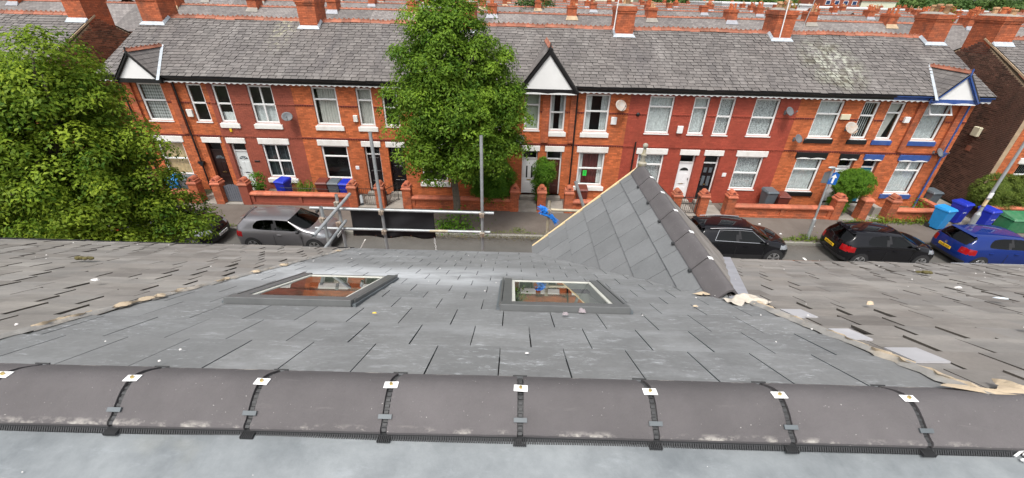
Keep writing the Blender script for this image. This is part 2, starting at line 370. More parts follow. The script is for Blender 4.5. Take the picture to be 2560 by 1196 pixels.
def lichen_opp(t, col):
    x = t.xyz()
    # pale lichen and olive moss spread below the chimney of the black-trimmed house
    dx = t.math('MULTIPLY', t.math('SUBTRACT', x[0], 14.6), 0.62); dy = t.math('MULTIPLY', t.math('SUBTRACT', x[1], 21.0), 0.48)
    rr = t.math('SUBTRACT', 1.0, t.math('SQRT', t.math('ADD', t.math('MULTIPLY', dx, dx), t.math('MULTIPLY', dy, dy))))
    n = t.noise(4.2, 7, 0.75, (1, 0.5, 1))
    moss = t.math('MULTIPLY', t.ramp(rr, 0.0, 0.35), t.ramp(t.noise(1.6, 5), 0.4, 0.6))
    col = t.mix(t.math('MULTIPLY', moss, 0.65), col, (0.085, 0.075, 0.04))
    pale = t.math('MULTIPLY', t.ramp(rr, 0.0, 0.6), t.ramp(n, 0.47, 0.56))
    col = t.mix(t.math('MULTIPLY', pale, 0.7), col, (0.44, 0.45, 0.38))
    d2 = t.math('SUBTRACT', 1.0, t.math('ABSOLUTE', t.math('MULTIPLY', t.math('ADD', x[0], 11.3), 1.4)))
    p2 = t.math('MULTIPLY', t.ramp(d2, 0.0, 0.7), t.math('MULTIPLY', t.ramp(t.noise(5, 6, 0.7), 0.5, 0.6), t.ramp(x[1], 20.5, 22.6)))
    col = t.mix(t.math('MULTIPLY', p2, 0.75), col, (0.42, 0.40, 0.27))
    streak = t.ramp(t.noise(0.9, 5, 0.6, (1.6, 0.18, 0.3)), 0.52, 0.74, 0, 0.45)
    col = t.mix(streak, col, (0.055, 0.05, 0.055))
    pal = t.ramp(t.noise(1.1, 5, 0.65, (1.3, 0.25, 0.3)), 0.56, 0.74, 0, 0.4)
    return t.mix(pal, col, (0.32, 0.30, 0.285))
M['slate_new'] = slate_mat('new_grey_slate', (0.158, 0.162, 0.163), (0.176, 0.179, 0.179), 0.09, dust_new, rough=0.7)
M['slate_gable'] = slate_mat('clean_grey_slate', (0.142, 0.147, 0.150), (0.156, 0.160, 0.163), 0.09, rough=0.6)
M['slate_old'] = slate_mat('weathered_slate', (0.158, 0.142, 0.127), (0.205, 0.193, 0.180), 0.18, dust_old, rough=0.65)
M['slate_opp'] = slate_mat('purple_grey_slate', (0.132, 0.118, 0.111), (0.162, 0.148, 0.139), 0.19, None, lichen_opp, rough=0.65, spot=0.3)
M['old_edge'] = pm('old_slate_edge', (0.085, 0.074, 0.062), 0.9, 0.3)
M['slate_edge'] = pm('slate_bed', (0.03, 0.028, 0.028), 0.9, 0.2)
def far_slate():
    t = NT('far_slate_roof'); x = t.xyz()
    nx = t.n.new('ShaderNodeCombineXYZ'); t.ln(x[0], nx.inputs[0]); t.ln(t.math('MULTIPLY', x[2], 2.1), nx.inputs[1])
    b = t.new('ShaderNodeTexBrick'); t.ln(nx.outputs[0], b.inputs['Vector'])
    b.inputs['Scale'].default_value = 1; b.inputs['Brick Width'].default_value = 0.33; b.inputs['Row Height'].default_value = 0.24
    b.inputs['Mortar Size'].default_value = 0.014; b.inputs['Mortar Smooth'].default_value = 0.3
    b.inputs['Color1'].default_value = (0.13, 0.115, 0.11, 1); b.inputs['Color2'].default_value = (0.21, 0.19, 0.18, 1); b.inputs['Mortar'].default_value = (0.06, 0.055, 0.055, 1)
    c = t.mix(t.ramp(t.noise(0.6, 5, 0.7), 0.45, 0.75, 0, 0.4), b.outputs[0], (0.24, 0.22, 0.20))
    c = t.val(c, t.ramp(t.rnd(), 0, 1, 0.8, 1.2))
    t.bump(b.outputs[1], -0.5, 0.01)
    return t.out(c, 0.7)
M['slate_far'] = far_slate()
def tile_mat():
    t = NT('brown_ridge_tile'); c = t.val((0.108, 0.100, 0.102), t.ramp(t.noise(5, 6, 0.65), 0.25, 0.75, 0.85, 1.15))
    c = t.val(c, t.ramp(t.rnd(), 0, 1, 0.9, 1.12))
    c = t.mix(t.ramp(t.noise(120, 2, 0.5), 0.74, 0.78, 0, 0.7), c, (0.6, 0.58, 0.55))
    c = t.mix(t.ramp(t.noise(9, 6, 0.75, (0.4, 2.2, 2.2)), 0.62, 0.82, 0, 0.25), c, (0.30, 0.28, 0.27))
    z = t.xyz()[2]     # thin cement bloom left along the lip of each tile
    c = t.mix(t.math('MULTIPLY', t.math('MULTIPLY', t.ramp(z, 7.704, 7.709), t.ramp(z, 7.720, 7.713)), t.ramp(t.noise(16, 5, 0.7, (0.6, 1, 1)), 0.52, 0.66, 0, 0.6)), c, (0.55, 0.52, 0.47))
    t.bump(t.noise(140, 4, 0.7), 0.6, 0.004); return t.out(c, 0.85, 0, 0.25)
M['ridge'] = tile_mat()
def flat_mat():
    t = NT('grey_flat_roof'); c = t.mix(t.ramp(t.noise(2.9, 8, 0.72), 0.30, 0.66), (0.135, 0.150, 0.160), (0.255, 0.275, 0.285))
    c = t.mix(t.ramp(t.noise(9, 6, 0.75, (0.6, 1.5, 1), (0, 0, 0.5)), 0.55, 0.75, 0, 0.4), c, (0.36, 0.39, 0.41))
    c = t.mix(t.ramp(t.noise(1.4, 4, 0.6), 0.58, 0.75, 0, 0.35), c, (0.33, 0.315, 0.235))
    c = t.mix(t.ramp(t.noise(4, 7, 0.75, (2.0, 0.5, 1), (0, 0, 0.7)), 0.58, 0.72, 0, 0.55), c, (0.115, 0.135, 0.15))
    c = t.mix(t.ramp(t.noise(60, 4, 0.7), 0.68, 0.76, 0, 0.5), c, (0.16, 0.18, 0.2))
    t.bump(t.noise(14, 6, 0.7), 0.25, 0.01); return t.out(c, 0.55)
M['flat'] = flat_mat()
def ground_mats():
    t = NT('road_tarmac'); c = t.val((0.098, 0.094, 0.086), t.ramp(t.noise(0.8, 6, 0.65), 0.3, 0.7, 0.8, 1.2))
    c = t.mix(t.ramp(t.noise(160, 2), 0.5, 0.75, 0, 0.5), c, (0.17, 0.16, 0.15))
    x = t.xyz(); lit = t.math('MULTIPLY', t.ramp(x[1], 14.75, 15.6), t.ramp(t.noise(9, 7, 0.8), 0.4, 0.6))
    c = t.mix(t.math('MULTIPLY', lit, 0.8), c, (0.06, 0.042, 0.028))     # leaf litter lying in the gutter
    t.bump(t.noise(130, 3), 0.5, 0.004); M['road'] = t.out(c, 0.85)
    t = NT('pavement_tarmac'); c = t.mix(t.ramp(t.noise(0.55, 6, 0.65), 0.35, 0.65), (0.098, 0.080, 0.067), (0.150, 0.128, 0.110))
    c = t.mix(t.ramp(t.noise(3.2, 7, 0.75), 0.55, 0.75, 0, 0.5), c, (0.08, 0.062, 0.05))
    c = t.mix(t.ramp(t.noise(150, 2), 0.55, 0.75, 0, 0.4), c, (0.24, 0.22, 0.2))
    t.bump(t.noise(120, 3), 0.5, 0.004); M['pave'] = t.out(c, 0.88)
    t = NT('earth_and_grass'); c = t.mix(t.ramp(t.noise(0.3, 5), 0.4, 0.6), (0.10, 0.085, 0.06), (0.07, 0.09, 0.035)); M['earth'] = t.out(c, 0.95)
    M['paint'] = pm('road_paint', (0.72, 0.72, 0.68), 0.7, 0.15, 20)
ground_mats()
def leaf_mat(name, c1, c2, trans=0.35):
    t = NT(name); c = t.mix(t.attr('tint'), c1, c2)
    c = t.val(c, t.ramp(t.noise(1.3, 3), 0.3, 0.7, 0.85, 1.15))
    o = t.n['Material Output']; t.out(c, 0.5, 0, 0.12)
    tl = t.new('ShaderNodeBsdfTranslucent'); t.ln(c, tl.inputs[0])
    mx = t.new('ShaderNodeMixShader'); mx.inputs[0].default_value = trans
    t.ln(t.b.outputs[0], mx.inputs[1]); t.ln(tl.outputs[0], mx.inputs[2]); t.ln(mx.outputs[0], o.inputs['Surface']); return t.m
M['leaf'] = leaf_mat('street_tree_leaf', (0.055, 0.132, 0.015), (0.24, 0.37, 0.038), 0.40)
M['leaf2'] = leaf_mat('near_tree_leaf', (0.062, 0.140, 0.015), (0.34, 0.44, 0.042), 0.40)
M['leaf_hedge'] = leaf_mat('privet_leaf', (0.050, 0.140, 0.014), (0.16, 0.31, 0.030), 0.35)
M['leaf_olive'] = leaf_mat('yellowish_hedge_leaf', (0.07, 0.11, 0.02), (0.17, 0.22, 0.04), 0.25)
M['leaf_weed'] = leaf_mat('weed_leaf', (0.07, 0.14, 0.015), (0.22, 0.28, 0.04), 0.3)
M['leaf_far'] = leaf_mat('far_wood_leaf', (0.05, 0.105, 0.028), (0.11, 0.17, 0.045), 0.25)
def paint_mat(name, col, metal=0.0, rough=0.3):
    t = NT(name); t.out(t.val(col, t.ramp(t.noise(2, 4), 0.3, 0.7, 0.95, 1.05)), rough, metal)
    if not metal: t.b.inputs['Specular IOR Level'].default_value = 0.0
    t.b.inputs['Coat IOR'].default_value = 1.42; t.b.inputs['Coat Weight'].default_value = 1.0; t.b.inputs['Coat Roughness'].default_value = 0.03; return t.m
M['car_grey'] = paint_mat('grey_metallic_paint', (0.215, 0.208, 0.218), 0.6, 0.32)
M['car_black'] = paint_mat('black_car_paint', (0.006, 0.006, 0.008), 0.0, 0.3)
M['car_blue'] = paint_mat('blue_metallic_paint', (0.007, 0.024, 0.15), 0.0, 0.3)
# ------------------------------------------------------------------ near terrace: the roof under the camera
rng = random.Random(7)
AL = R(26.0); CA, SA = math.cos(AL), math.sin(AL)
EY, EZ = 5.12, 5.750                       # eave line of the near roofs
def roofp(x, s, h=0.0): return Vector((x, EY-s*CA+h*SA, EZ+s*SA+h*CA))
XL, XR = -2.33, 1.765                      # party lines of the house being re-roofed
GX, GZ, GW = 1.70, 7.03, 1.36              # front gable: ridge x, ridge z, half width
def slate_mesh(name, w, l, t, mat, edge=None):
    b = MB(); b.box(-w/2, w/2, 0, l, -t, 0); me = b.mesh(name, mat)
    if edge:                     # cut edges coloured darker: grime plus a painted-in shadow line between courses
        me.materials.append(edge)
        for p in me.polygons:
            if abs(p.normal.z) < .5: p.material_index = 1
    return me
def near_house(label, x0, x1, name='terraced_house'):
    h = thing(name, label, 'house', ((x0+x1)/2, 4.0, -0.1)); return h
def rel(h, v): return Vector(v)-h.location

own = near_house('near house being re-roofed with smooth new grey slates and two skylights', XL, XR)
near_walls = []
def house_body(h, x0, x1, front_z=5.62):
    b = MB(h.location); b.box(x0, x1, 4.86, 5.1, -0.1, front_z); b.build('front_wall', M['farred'], h)
    b = MB(h.location); b.box(x0, x1, -3.4, -3.15, -0.1, 5.2); b.build('rear_wall', M['farred'], h)
    b = MB(h.location); b.box(x0, x0+0.1, -3.15, 4.86, -0.1, 5.1); b.box(x1-0.1, x1, -3.15, 4.86, -0.1, 5.1); b.build('party_wall', M['farred'], h)
house_body(own, XL+0.01, XR-0.01)
# roof deck with two holes for the skylights
VEL = [(-1.815, -1.025), (-0.055, 0.755)]
VS0, VS1 = (EY-2.985)/CA, (EY-2.055)/CA     # skylight span along the slope
def deck(h, x0, x1, s0, s1, holes, mat, parent_name='roof'):
    b = MB(h.location); xs = sorted({x0, x1} | {v for q in holes for v in q}); ss = [s0, VS0+0.05, VS1-0.05, s1] if holes else [s0, s1]
    for i in range(len(xs)-1):
        for j in range(len(ss)-1):
            xa, xb = xs[i], xs[i+1]
            if j == 1 and any(abs(xa-q[0]) < 1e-6 for q in holes): continue
            b.hexa([roofp(xa, ss[j], -0.06), roofp(xb, ss[j], -0.06), roofp(xb, ss[j+1], -0.06), roofp(xa, ss[j+1], -0.06)],
                   [roofp(xa, ss[j], -0.022), roofp(xb, ss[j], -0.022), roofp(xb, ss[j+1], -0.022), roofp(xa, ss[j+1], -0.022)])
    return b.build(parent_name, mat, h)
holes = [(a+0.06, b-0.06) for a, b in VEL]
own_roof = deck(own, XL, XR, -0.05, 4.52, holes, M['slate_edge'])
CS = [4.53, 4.089, 3.748, 3.382, 3.090, 2.857, 2.588, 2.329, 2.056, 1.787, 1.511, 1.245, 0.994, 0.73, 0.47, 0.21, -0.05]
SW = 0.294
def in_gable(x, y):           # under the front gable's footprint
    zz = EZ+(EY-y)/CA*SA
    return abs(x-GX) < GW*(GZ-zz)/(GZ-EZ)-0.02
def add_slate(h, par, me, x, s, w, l, ref_w, ref_l, tilt, jit=0.0, lift=0.0, name='slate'):
    p = roofp(x, s, lift)-h.location
    o = link(name, me, par, p, (AL-tilt+rng.uniform(-jit, jit)*0.5, rng.uniform(-jit, jit)*0.35, math.pi+rng.uniform(-jit, jit)), (w/ref_w, l/ref_l, 1))
    return o
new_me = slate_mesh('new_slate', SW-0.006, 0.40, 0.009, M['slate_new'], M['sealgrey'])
for k in range(len(CS)-1):
    s1, s0 = CS[k], CS[k+1]; L = s1-s0+0.10
    if k == 0: L = s1-s0
    off = -0.041+(0.5*SW if k % 2 else 0)
    i0 = math.floor((XL-off)/SW); i1 = math.ceil((XR-off)/SW)
    for i in range(i0, i1):
        xa, xb = max(XL, off+i*SW), min(XR+rng.uniform(-0.02, 0.03), off+(i+1)*SW)
        if XR-xb < 0.07: xb = XR
        if xa-XL < 0.07: xa = XL
        if xb-xa < 0.06: continue
        spans = [(xa, xb)]
        for q0, q1 in VEL:               # cut round the skylights
            if s0 < VS1-0.02 and s1 > VS0+0.02:
                ns = []
                for a, b in spans:
                    if b <= q0 or a >= q1: ns.append((a, b)); continue
                    if s1 > VS1+0.06 or s0 < VS0-0.06: ns.append((a, b)); continue
                    if a < q0-0.04: ns.append((a, q0-0.008))
                    if b > q1+0.04: ns.append((q1+0.008, b))
                spans = ns
        for a, b in spans:
            xc = (a+b)/2; yc = roofp(xc, (s0+s1)/2).y
            if in_gable(a, yc) and in_gable(b, yc): continue
            LL = L; sb = s0
            for q0, q1 in VEL:           # shorten courses that run into a skylight from above or below
                if b > q0+0.02 and a < q1-0.02:
                    if s1 > VS1 and s0 < VS1: sb = VS1+0.01; LL = s1-sb+(0.1 if k else 0)
                    elif s0 < VS0 and s1 > VS0-0.02 and sb == s0: LL = min(LL, VS0-s0+0.02)
            if LL < 0.04: continue
            add_slate(own, own_roof, new_me, xc, sb, (b-a)-0.006, LL, SW-0.006, 0.40, 0.030, 0.004, 0.015+rng.uniform(0, 0.002))
# ---- ridge tiles, seals, clips
RY, RZ = 1.014, 7.69
def ridge_prof(r, n=14, a0=-8, a1=188, flat=1.0, cy=RY, cz=RZ):
    return [(cy-r*math.cos(R(a0+(a1-a0)*i/n))*1.0, cz+0.012+r*math.sin(R(a0+(a1-a0)*i/n))*flat) for i in range(n+1)]
FL = 0.56
PRF = [(-.127, -.006), (-.128, .006), (-.122, .014), (-.104, .020), (-.082, .036), (-.056, .054), (-.032, .067), (-.008, .074), (.016, .0745), (.040, .068), (.064, .055), (.088, .037), (.108, .020), (.126, .006), (.128, -.004)]
outer = [(RY+a, RZ+.012+c) for a, c in PRF]; inner = [(RY+a*.88, RZ+.012+c*.86-.010) for a, c in PRF]
def ridge_tile_mesh(name, L, mat, outer=outer, inner=inner):
    b = MB((0, RY, RZ)); poly = outer+inner[::-1]; n = len(outer); N = len(poly)
    vs = [(w, p[0], p[1]) for w in (-L/2, L/2) for p in poly]
    fs = [(i, (i+1) % N, N+(i+1) % N, N+i) for i in range(N)]
    for q in (0, N):
        for i in range(n-1):
            f = (q+i, q+i+1, q+N-2-i, q+N-1-i); fs.append(f if q else f[::-1])
    b.add(vs, fs); return b.mesh(name, mat, smooth=35)
RP = 0.465; RX0 = 0.045
tile_me = ridge_tile_mesh('ridge_tile', RP-0.022, M['ridge'])
ribs = MB((0, RY, RZ))          # dark ribbed seal under a joint
po = [(RY+float(x)*.94, RZ+.012+float(np.interp(x, [p[0] for p in PRF[1:-1]], [p[1] for p in PRF[1:-1]]))*.90-.006) for x in np.linspace(-.126, .126, 31)]
for (a, b2), i in zip(zip(po[:-1], po[1:]), range(30)):
    for (w0, w1, dz) in ((-0.018, 0.018, 0.0),):
        ribs.add([(w0, a[0], a[1]), (w1, a[0], a[1]), (w1, b2[0], b2[1]), (w0, b2[0], b2[1])], [(0, 1, 2, 3)])
    if i % 2 == 0:
        my, mz = (a[0]+b2[0])/2, (a[1]+b2[1])/2; ny, nz = my-RY, mz-RZ; l = math.hypot(ny, nz); ny /= l; nz /= l
        ribs.hexa([(-0.008, a[0], a[1]), (0.008, a[0], a[1]), (0.008, b2[0], b2[1]), (-0.008, b2[0], b2[1])],
                  [(-0.007, a[0]+ny*0.006, a[1]+nz*0.006), (0.007, a[0]+ny*0.006, a[1]+nz*0.006), (0.007, b2[0]+ny*0.006, b2[1]+nz*0.006), (-0.007, b2[0]+ny*0.006, b2[1]+nz*0.006)])
seal_me = ribs.mesh('joint_seal', M['seal'])
def on_tile(a, r=0.121):          # point over the tile profile, a = 0 near foot .. 180 far foot
    x = -r*math.cos(R(a)); z = np.interp(x, [p[0] for p in PRF[1:-1]], [p[1] for p in PRF[1:-1]])
    return (RY+x, RZ+.012+float(z)+(r-.121))
def plate(b, a0, a1, w, r, t, skew=0.0):       # small plate bent over the tile, between angles
    y0, z0 = on_tile(a0, r); y1, z1 = on_tile(a1, r); n = ((z1-z0), -(y1-y0)); l = math.hypot(*n); ny, nz = -n[0]/l*t, -n[1]/l*t
    b.hexa([(-w/2, y0, z0), (w/2, y0, z0), (w/2+skew, y1, z1), (-w/2+skew, y1, z1)], [(-w/2, y0+ny, z0+nz), (w/2, y0+ny, z0+nz), (w/2+skew, y1+ny, z1+nz), (-w/2+skew, y1+ny, z1+nz)])
cb = MB((0, RY, RZ)); plate(cb, 88, 102, 0.050, 0.123, 0.003); clip_me = cb.mesh('ridge_clip', M['white'], bevel=0.001)
cb = MB((0, RY, RZ)); y, z = on_tile(95, 0.126); cb.tube((0, y, z), (0, y, z+0.006), 0.006, 8); screw_me = cb.mesh('screw', M['brass'])
cb = MB((0, RY, RZ)); plate(cb, 40, 48, 0.046, 0.123, 0.006); gclip_me = cb.mesh('joint_clip', M['sealgrey'])
cb = MB((0, RY, RZ)); plate(cb, 164, 172, 0.055, 0.123, 0.005); fclip_me = cb.mesh('foot_clip', M['seal'])
fb = MB((0, RY, RZ))
for i in range(7): fb.box(-0.022+i*0.0065, -0.0185+i*0.0065, RY-0.145, RY-0.112, RZ-0.018, RZ-0.006)
fb.box(-0.023, 0.022, RY-0.142, RY-0.139, RZ-0.019, RZ-0.012); foot_me = fb.mesh('vent_foot', M['seal'])
nt = 0
for i in range(-5, 4):
    xc = RX0+(i+0.5)*RP
    link('ridge_tile', tile_me, own_roof, Vector((xc, RY, RZ))-own.location, (rng.uniform(-.01, .01), rng.uniform(-.004, .004), rng.uniform(-.006, .006)))
for i in range(-5, 5):
    P = Vector((RX0+i*RP, RY, RZ))-own.location
    link('joint_seal', seal_me, own_roof, P); link('ridge_clip', clip_me, own_roof, P, (0, 0, rng.uniform(-0.06, 0.06))); link('screw', screw_me, own_roof, P)
    link('joint_clip', gclip_me, own_roof, P); link('foot_clip', fclip_me, own_roof, P); link('vent_foot', foot_me, own_roof, P)
b = MB(own.location)            # black brush strip that closes the foot of the ridge
for i in range(500):
    xa = XL+0.02+i*0.0081
    b.hexa([(xa, RY-0.132, RZ-0.024), (xa+0.0048, RY-0.132, RZ-0.024), (xa+0.0048, RY-0.106, RZ-0.022), (xa, RY-0.106, RZ-0.022)],
           [(xa, RY-0.132, RZ-0.019), (xa+0.0048, RY-0.132, RZ-0.019), (xa+0.0048, RY-0.104, RZ+0.012), (xa, RY-0.104, RZ+0.012)])
b.box(XL, XR, RY-0.122, RY-0.10, RZ-0.03, RZ+0.0)
tag(b.build('brush_strip', M['seal'], own_roof), kind='stuff')
b = MB(own.location)
b.grid(lambda u, v: (XL-0.02+u*(XR-XL+0.04), 0.92-4.2*v, 7.664+0.004*math.sin(u*21+v*9)+0.005*math.sin(v*17+u*4)), 60, 50)
b.box(XL-0.02, XR+0.02, -3.28, 0.93, 7.35, 7.645)
b.build('flat_roof', M['flat'], own, smooth=60)
b = MB(own.location); b.box(XL+0.02, XR-0.02, -3.24, -3.1, 5.0, 7.4); b.build('dormer_wall', M['slate_edge'], own)
# ---- skylights
sky_lin = pm('plaster_lining', (0.62, 0.62, 0.56), 0.8, 0.05)
sk_frame = pm('skylight_cladding', (0.145, 0.15, 0.15), 0.42, 0.12, 8, metal=0.45)
sk_sill = pm('skylight_inner_frame', (0.52, 0.52, 0.47), 0.5, 0.08, 8)
floor_m = pm('attic_floor', (0.30, 0.27, 0.21), 0.7, 0.2, 3)
def slab(b, x0, x1, s0, s1, h0, h1):
    b.hexa([roofp(x0, s0, h0), roofp(x1, s0, h0), roofp(x1, s1, h0), roofp(x0, s1, h0)], [roofp(x0, s0, h1), roofp(x1, s0, h1), roofp(x1, s1, h1), roofp(x0, s1, h1)])
for vi, (a, c) in enumerate(VEL):
    b = MB(own.location)
    slab(b, a, a+0.065, VS0, VS1-0.09, 0.0, 0.05); slab(b, c-0.065, c, VS0, VS1-0.09, 0.0, 0.05)
    slab(b, a+0.065, c-0.065, VS0, VS0+0.045, 0.0, 0.04)
    fr = b.build('skylight', sk_frame, own, bevel=0.003)
    b = MB(own.location); slab(b, a-0.012, c+0.012, VS1-0.10, VS1, -0.01, 0.058); b.build('head_cover', sk_frame, fr, bevel=0.004)
    b = MB(own.location); slab(b, a-0.035, a-0.002, VS0, VS1-0.02, 0.004, 0.03); slab(b, c+0.002, c+0.035, VS0, VS1-0.02, 0.004, 0.03)
    b.build('side_flashing', M['sealgrey'], fr)
    for q in ((a-0.020, a-0.004), (c+0.004, c+0.020)):
        b = MB(own.location); slab(b, q[0], q[1], VS0-0.02, VS1-0.05, 0.03, 0.052); b.build('cover_strip', sk_frame, fr)
    b = MB(own.location)
    slab(b, a+0.065, a+0.088, VS0+0.045, VS1-0.10, -0.02, 0.042); slab(b, c-0.088, c-0.065, VS0+0.045, VS1-0.10, -0.02, 0.042)
    slab(b, a+0.088, c-0.088, VS0+0.045, VS0+0.07, -0.02, 0.042); slab(b, a+0.088, c-0.088, VS1-0.12, VS1-0.10, -0.02, 0.042)
    b.build('sash', sk_sill, fr)
    b = MB(own.location); b.add([roofp(a+.08, VS0+.06, .036), roofp(c-.08, VS0+.06, .036), roofp(c-.08, VS1-.11, .036), roofp(a+.08, VS1-.11, .036)], [(0, 3, 2, 1)]); b.build('pane', M['skyglass'], fr, recalc=False)
    b = MB(own.location)
    for s0, s1, h in ((VS0+0.03, VS0+0.045, 0), (VS1-0.10, VS1-0.085, 0)):
        slab(b, a+0.05, c-0.05, s0, s1, -0.45, -0.02)
    slab(b, a+0.05, a+0.065, VS0+0.03, VS1-0.085, -0.45, -0.02); slab(b, c-0.065, c-0.05, VS0+0.03, VS1-0.085, -0.45, -0.02)
    b.build('lining', sky_lin, fr)
b = MB(own.location); b.box(XL+0.12, XR-0.12, 1.0, 4.7, 5.28, 5.4); b.build('attic_floor', floor_m, own)
# ---- front gable with its own small roof (straddles the party line)
gs = math.hypot(GW, GZ-EZ); GA = math.atan2(GZ-EZ, GW)
GYF = 5.33                                  # front verge
def gp(side, t, y, h=0.0):                  # side -1 left slope; t = distance down from the ridge
    return Vector((GX+side*(t*math.cos(GA)+h*math.sin(GA)), y, GZ-t*math.sin(GA)+h*math.cos(GA)))
def valley_y(t):                            # where the main roof reaches the gable slope
    z = GZ-t*math.sin(GA); return EY-(z-EZ)/SA*CA
b = MB(own.location)
for sd in (-1, 1):
    P = [gp(sd, 0, GYF), gp(sd, gs, GYF), gp(sd, gs, valley_y(gs)-0.1), gp(sd, 0, valley_y(0)-0.1)]
    Q = [gp(sd, 0, GYF, -0.03), gp(sd, gs, GYF, -0.03), gp(sd, gs, valley_y(gs)-0.1, -0.03), gp(sd, 0, valley_y(0)-0.1, -0.03)]
    b.hexa(Q, P)
gro = b.build('gable_roof', M['slate_edge'], own)
b = MB(own.location); b.prism([(GX-GW+0.05, EZ-0.1), (GX+GW-0.05, EZ-0.1), (GX, GZ-0.09)], 'y', 5.08, 5.16); b.build('gable_panel', M['render_white'], gro)
G_G = 0.315
for sd in (-1, 1):
    nrow = 6
    for r_ in range(nrow+1):
        t1 = gs+0.03-r_*G_G; t0 = max(t1-G_G-0.07, 0.02)       # tail (lower) t1, head t0
        if t1 < 0.12: continue
        wv = 0.30; off = (r_ % 2)*0.15
        for j in range(-1, 11):
            ya, yb = GYF+0.02-(j+1)*wv+off, GYF+0.02-j*wv+off
            yb = min(yb, GYF+0.02)
            if yb-ya < 0.05: continue
            poly = [(t1, ya+0.003), (t1, yb-0.003), (t0, yb-0.003), (t0, ya+0.003)]
            poly = clip_poly(poly, lambda p: p[1]-(valley_y(p[0])-0.015))
            if len(poly) < 3 or abs(sum(poly[i][0]*poly[(i+1) % len(poly)][1]-poly[(i+1) % len(poly)][0]*poly[i][1] for i in range(len(poly)))) < 0.004: continue
            b = MB(own.location); hh = lambda t: 0.007+0.022*(t-t0)/(t1-t0)
            dz = rng.uniform(0, 0.002)
            b.hexa([gp(sd, t, y, hh(t)-0.011) for t, y in poly], [gp(sd, t, y, hh(t)+dz) for t, y in poly])
            b.build('slate', M['slate_gable'] if sd < 0 else M['slate_old'], gro)
GPR = [(-.128, -.118), (-.118, -.098), (-.100, -.080), (-.074, -.046), (-.050, -.016), (-.028, .006), (-.010, .016), (.010, .016), (.028, .006), (.050, -.016), (.074, -.046), (.100, -.080), (.118, -.098), (.128, -.118)]
gp_out = [(GX-a, GZ+.035+c) for a, c in GPR]; gp_in = [(GX-a*.90, GZ+.016+c) for a, c in GPR]
NY = 6; LT = (GYF-2.58)/NY
b = MB((GX, 0, GZ)); n = len(gp_out); poly = gp_out+gp_in[::-1]; N = len(poly)
vs = [(p[0], w, p[1]) for w in (-LT/2+0.008, LT/2-0.008) for p in poly]
fs = [(i, (i+1) % N, N+(i+1) % N, N+i) for i in range(N)]+[(q+i, q+i+1, q+N-2-i, q+N-1-i) for q in (0, N) for i in range(n-1)]
b.add(vs, fs); gt_me = b.mesh('gable_ridge_tile', M['ridge'], smooth=35)
b = MB((GX, 0, GZ))
for (p, q) in zip(gp_in[:-1], gp_in[1:]):
    e = 1.04; cx, cz = GX, GZ-0.045
    b.add([(cx+(p[0]-cx)*e, -0.012, cz+(p[1]-cz)*e), (cx+(p[0]-cx)*e, 0.012, cz+(p[1]-cz)*e), (cx+(q[0]-cx)*e, 0.012, cz+(q[1]-cz)*e), (cx+(q[0]-cx)*e, -0.012, cz+(q[1]-cz)*e)], [(0, 1, 2, 3)])
b.box(GX-0.150, GX-0.118, -0.016, 0.016, GZ-0.095, GZ-0.075)
gseal_me = b.mesh('joint_seal', M['seal'])
b = MB((GX, 0, GZ)); b.hexa([(GX-.012, -0.020, GZ+0.053), (GX+0.03, -0.020, GZ+0.043), (GX+0.03, 0.020, GZ+0.043), (GX-.012, 0.020, GZ+0.053)], [(GX-.012, -0.020, GZ+0.058), (GX+0.03, -0.020, GZ+0.048), (GX+0.03, 0.020, GZ+0.048), (GX-.012, 0.020, GZ+0.058)])
gclip2 = b.mesh('ridge_clip', M['white'])
for i in range(NY):
    link('ridge_tile', gt_me, gro, Vector((GX, GYF-(i+0.5)*LT, GZ))-own.location, (rng.uniform(-.008, .008), 0, rng.uniform(-.008, .008)))
    if i: 
        link('joint_seal', gseal_me, gro, Vector((GX, GYF-i*LT, GZ))-own.location); link('ridge_clip', gclip2, gro, Vector((GX, GYF-i*LT, GZ))-own.location)
for sd in (-1, 1):
    b = MB(own.location); q = [gp(sd, 0.0, GYF, 0.030), gp(sd, gs+0.02, GYF, 0.030), gp(sd, gs+0.02, GYF, -0.14), gp(sd, 0.0, GYF, -0.14)]
    b.hexa([p+Vector((0, 0.003, 0)) for p in q], [p+Vector((0, 0.034, 0)) for p in q]); b.build('bargeboard', M['timber'] if sd < 0 else M['blackmat'], gro)
b = MB(own.location)
b.lathe((GX, GYF-0.02, GZ-0.05), [(0.050, 0), (0.045, 0.08), (0.060, 0.10), (0.058, 0.13), (0.034, 0.145), (0.030, 0.22), (0.040, 0.24), (0.024, 0.26), (0.020, 0.31), (0.016, 0.33)], 12)
b.ball((GX, GYF-0.02, GZ+0.308), 0.036); b.build('finial', M['stone'], gro, smooth=50)
# lead saddle and valleys
b = MB(own.location)
def valley_strip(sd, w0, w1, h):
    for i in range(8):
        t0, t1 = gs*i/8, gs*(i+1)/8
        vs = []
        for t in (t0, t1):
            p = gp(sd, t, valley_y(t)); s = (EY-p.y)/CA
            vs.append((roofp(p.x+sd*w0, s, h), roofp(p.x+sd*w1, s+0.02, h)))
        b.hexa([vs[0][0]-Vector((0, 0, .012)), vs[0][1]-Vector((0, 0, .012)), vs[1][1]-Vector((0, 0, .012)), vs[1][0]-Vector((0, 0, .012))], [vs[0][0], vs[0][1], vs[1][1], vs[1][0]])
valley_strip(1, -0.05, 0.10, 0.035)
b.build('valley_lead', M['lead'], gro)
b = MB(own.location)
b.grid(lambda u, v: roofp(GX-0.10+u*0.30+.05*math.sin(v*9)*u, 2.90+v*(0.16+.04*math.sin(u*11))-0.05*u, 0.024+0.05*math.sin(u*math.pi)*math.sin(v*math.pi)+0.008*math.sin(u*17+v*9)), 22, 12)
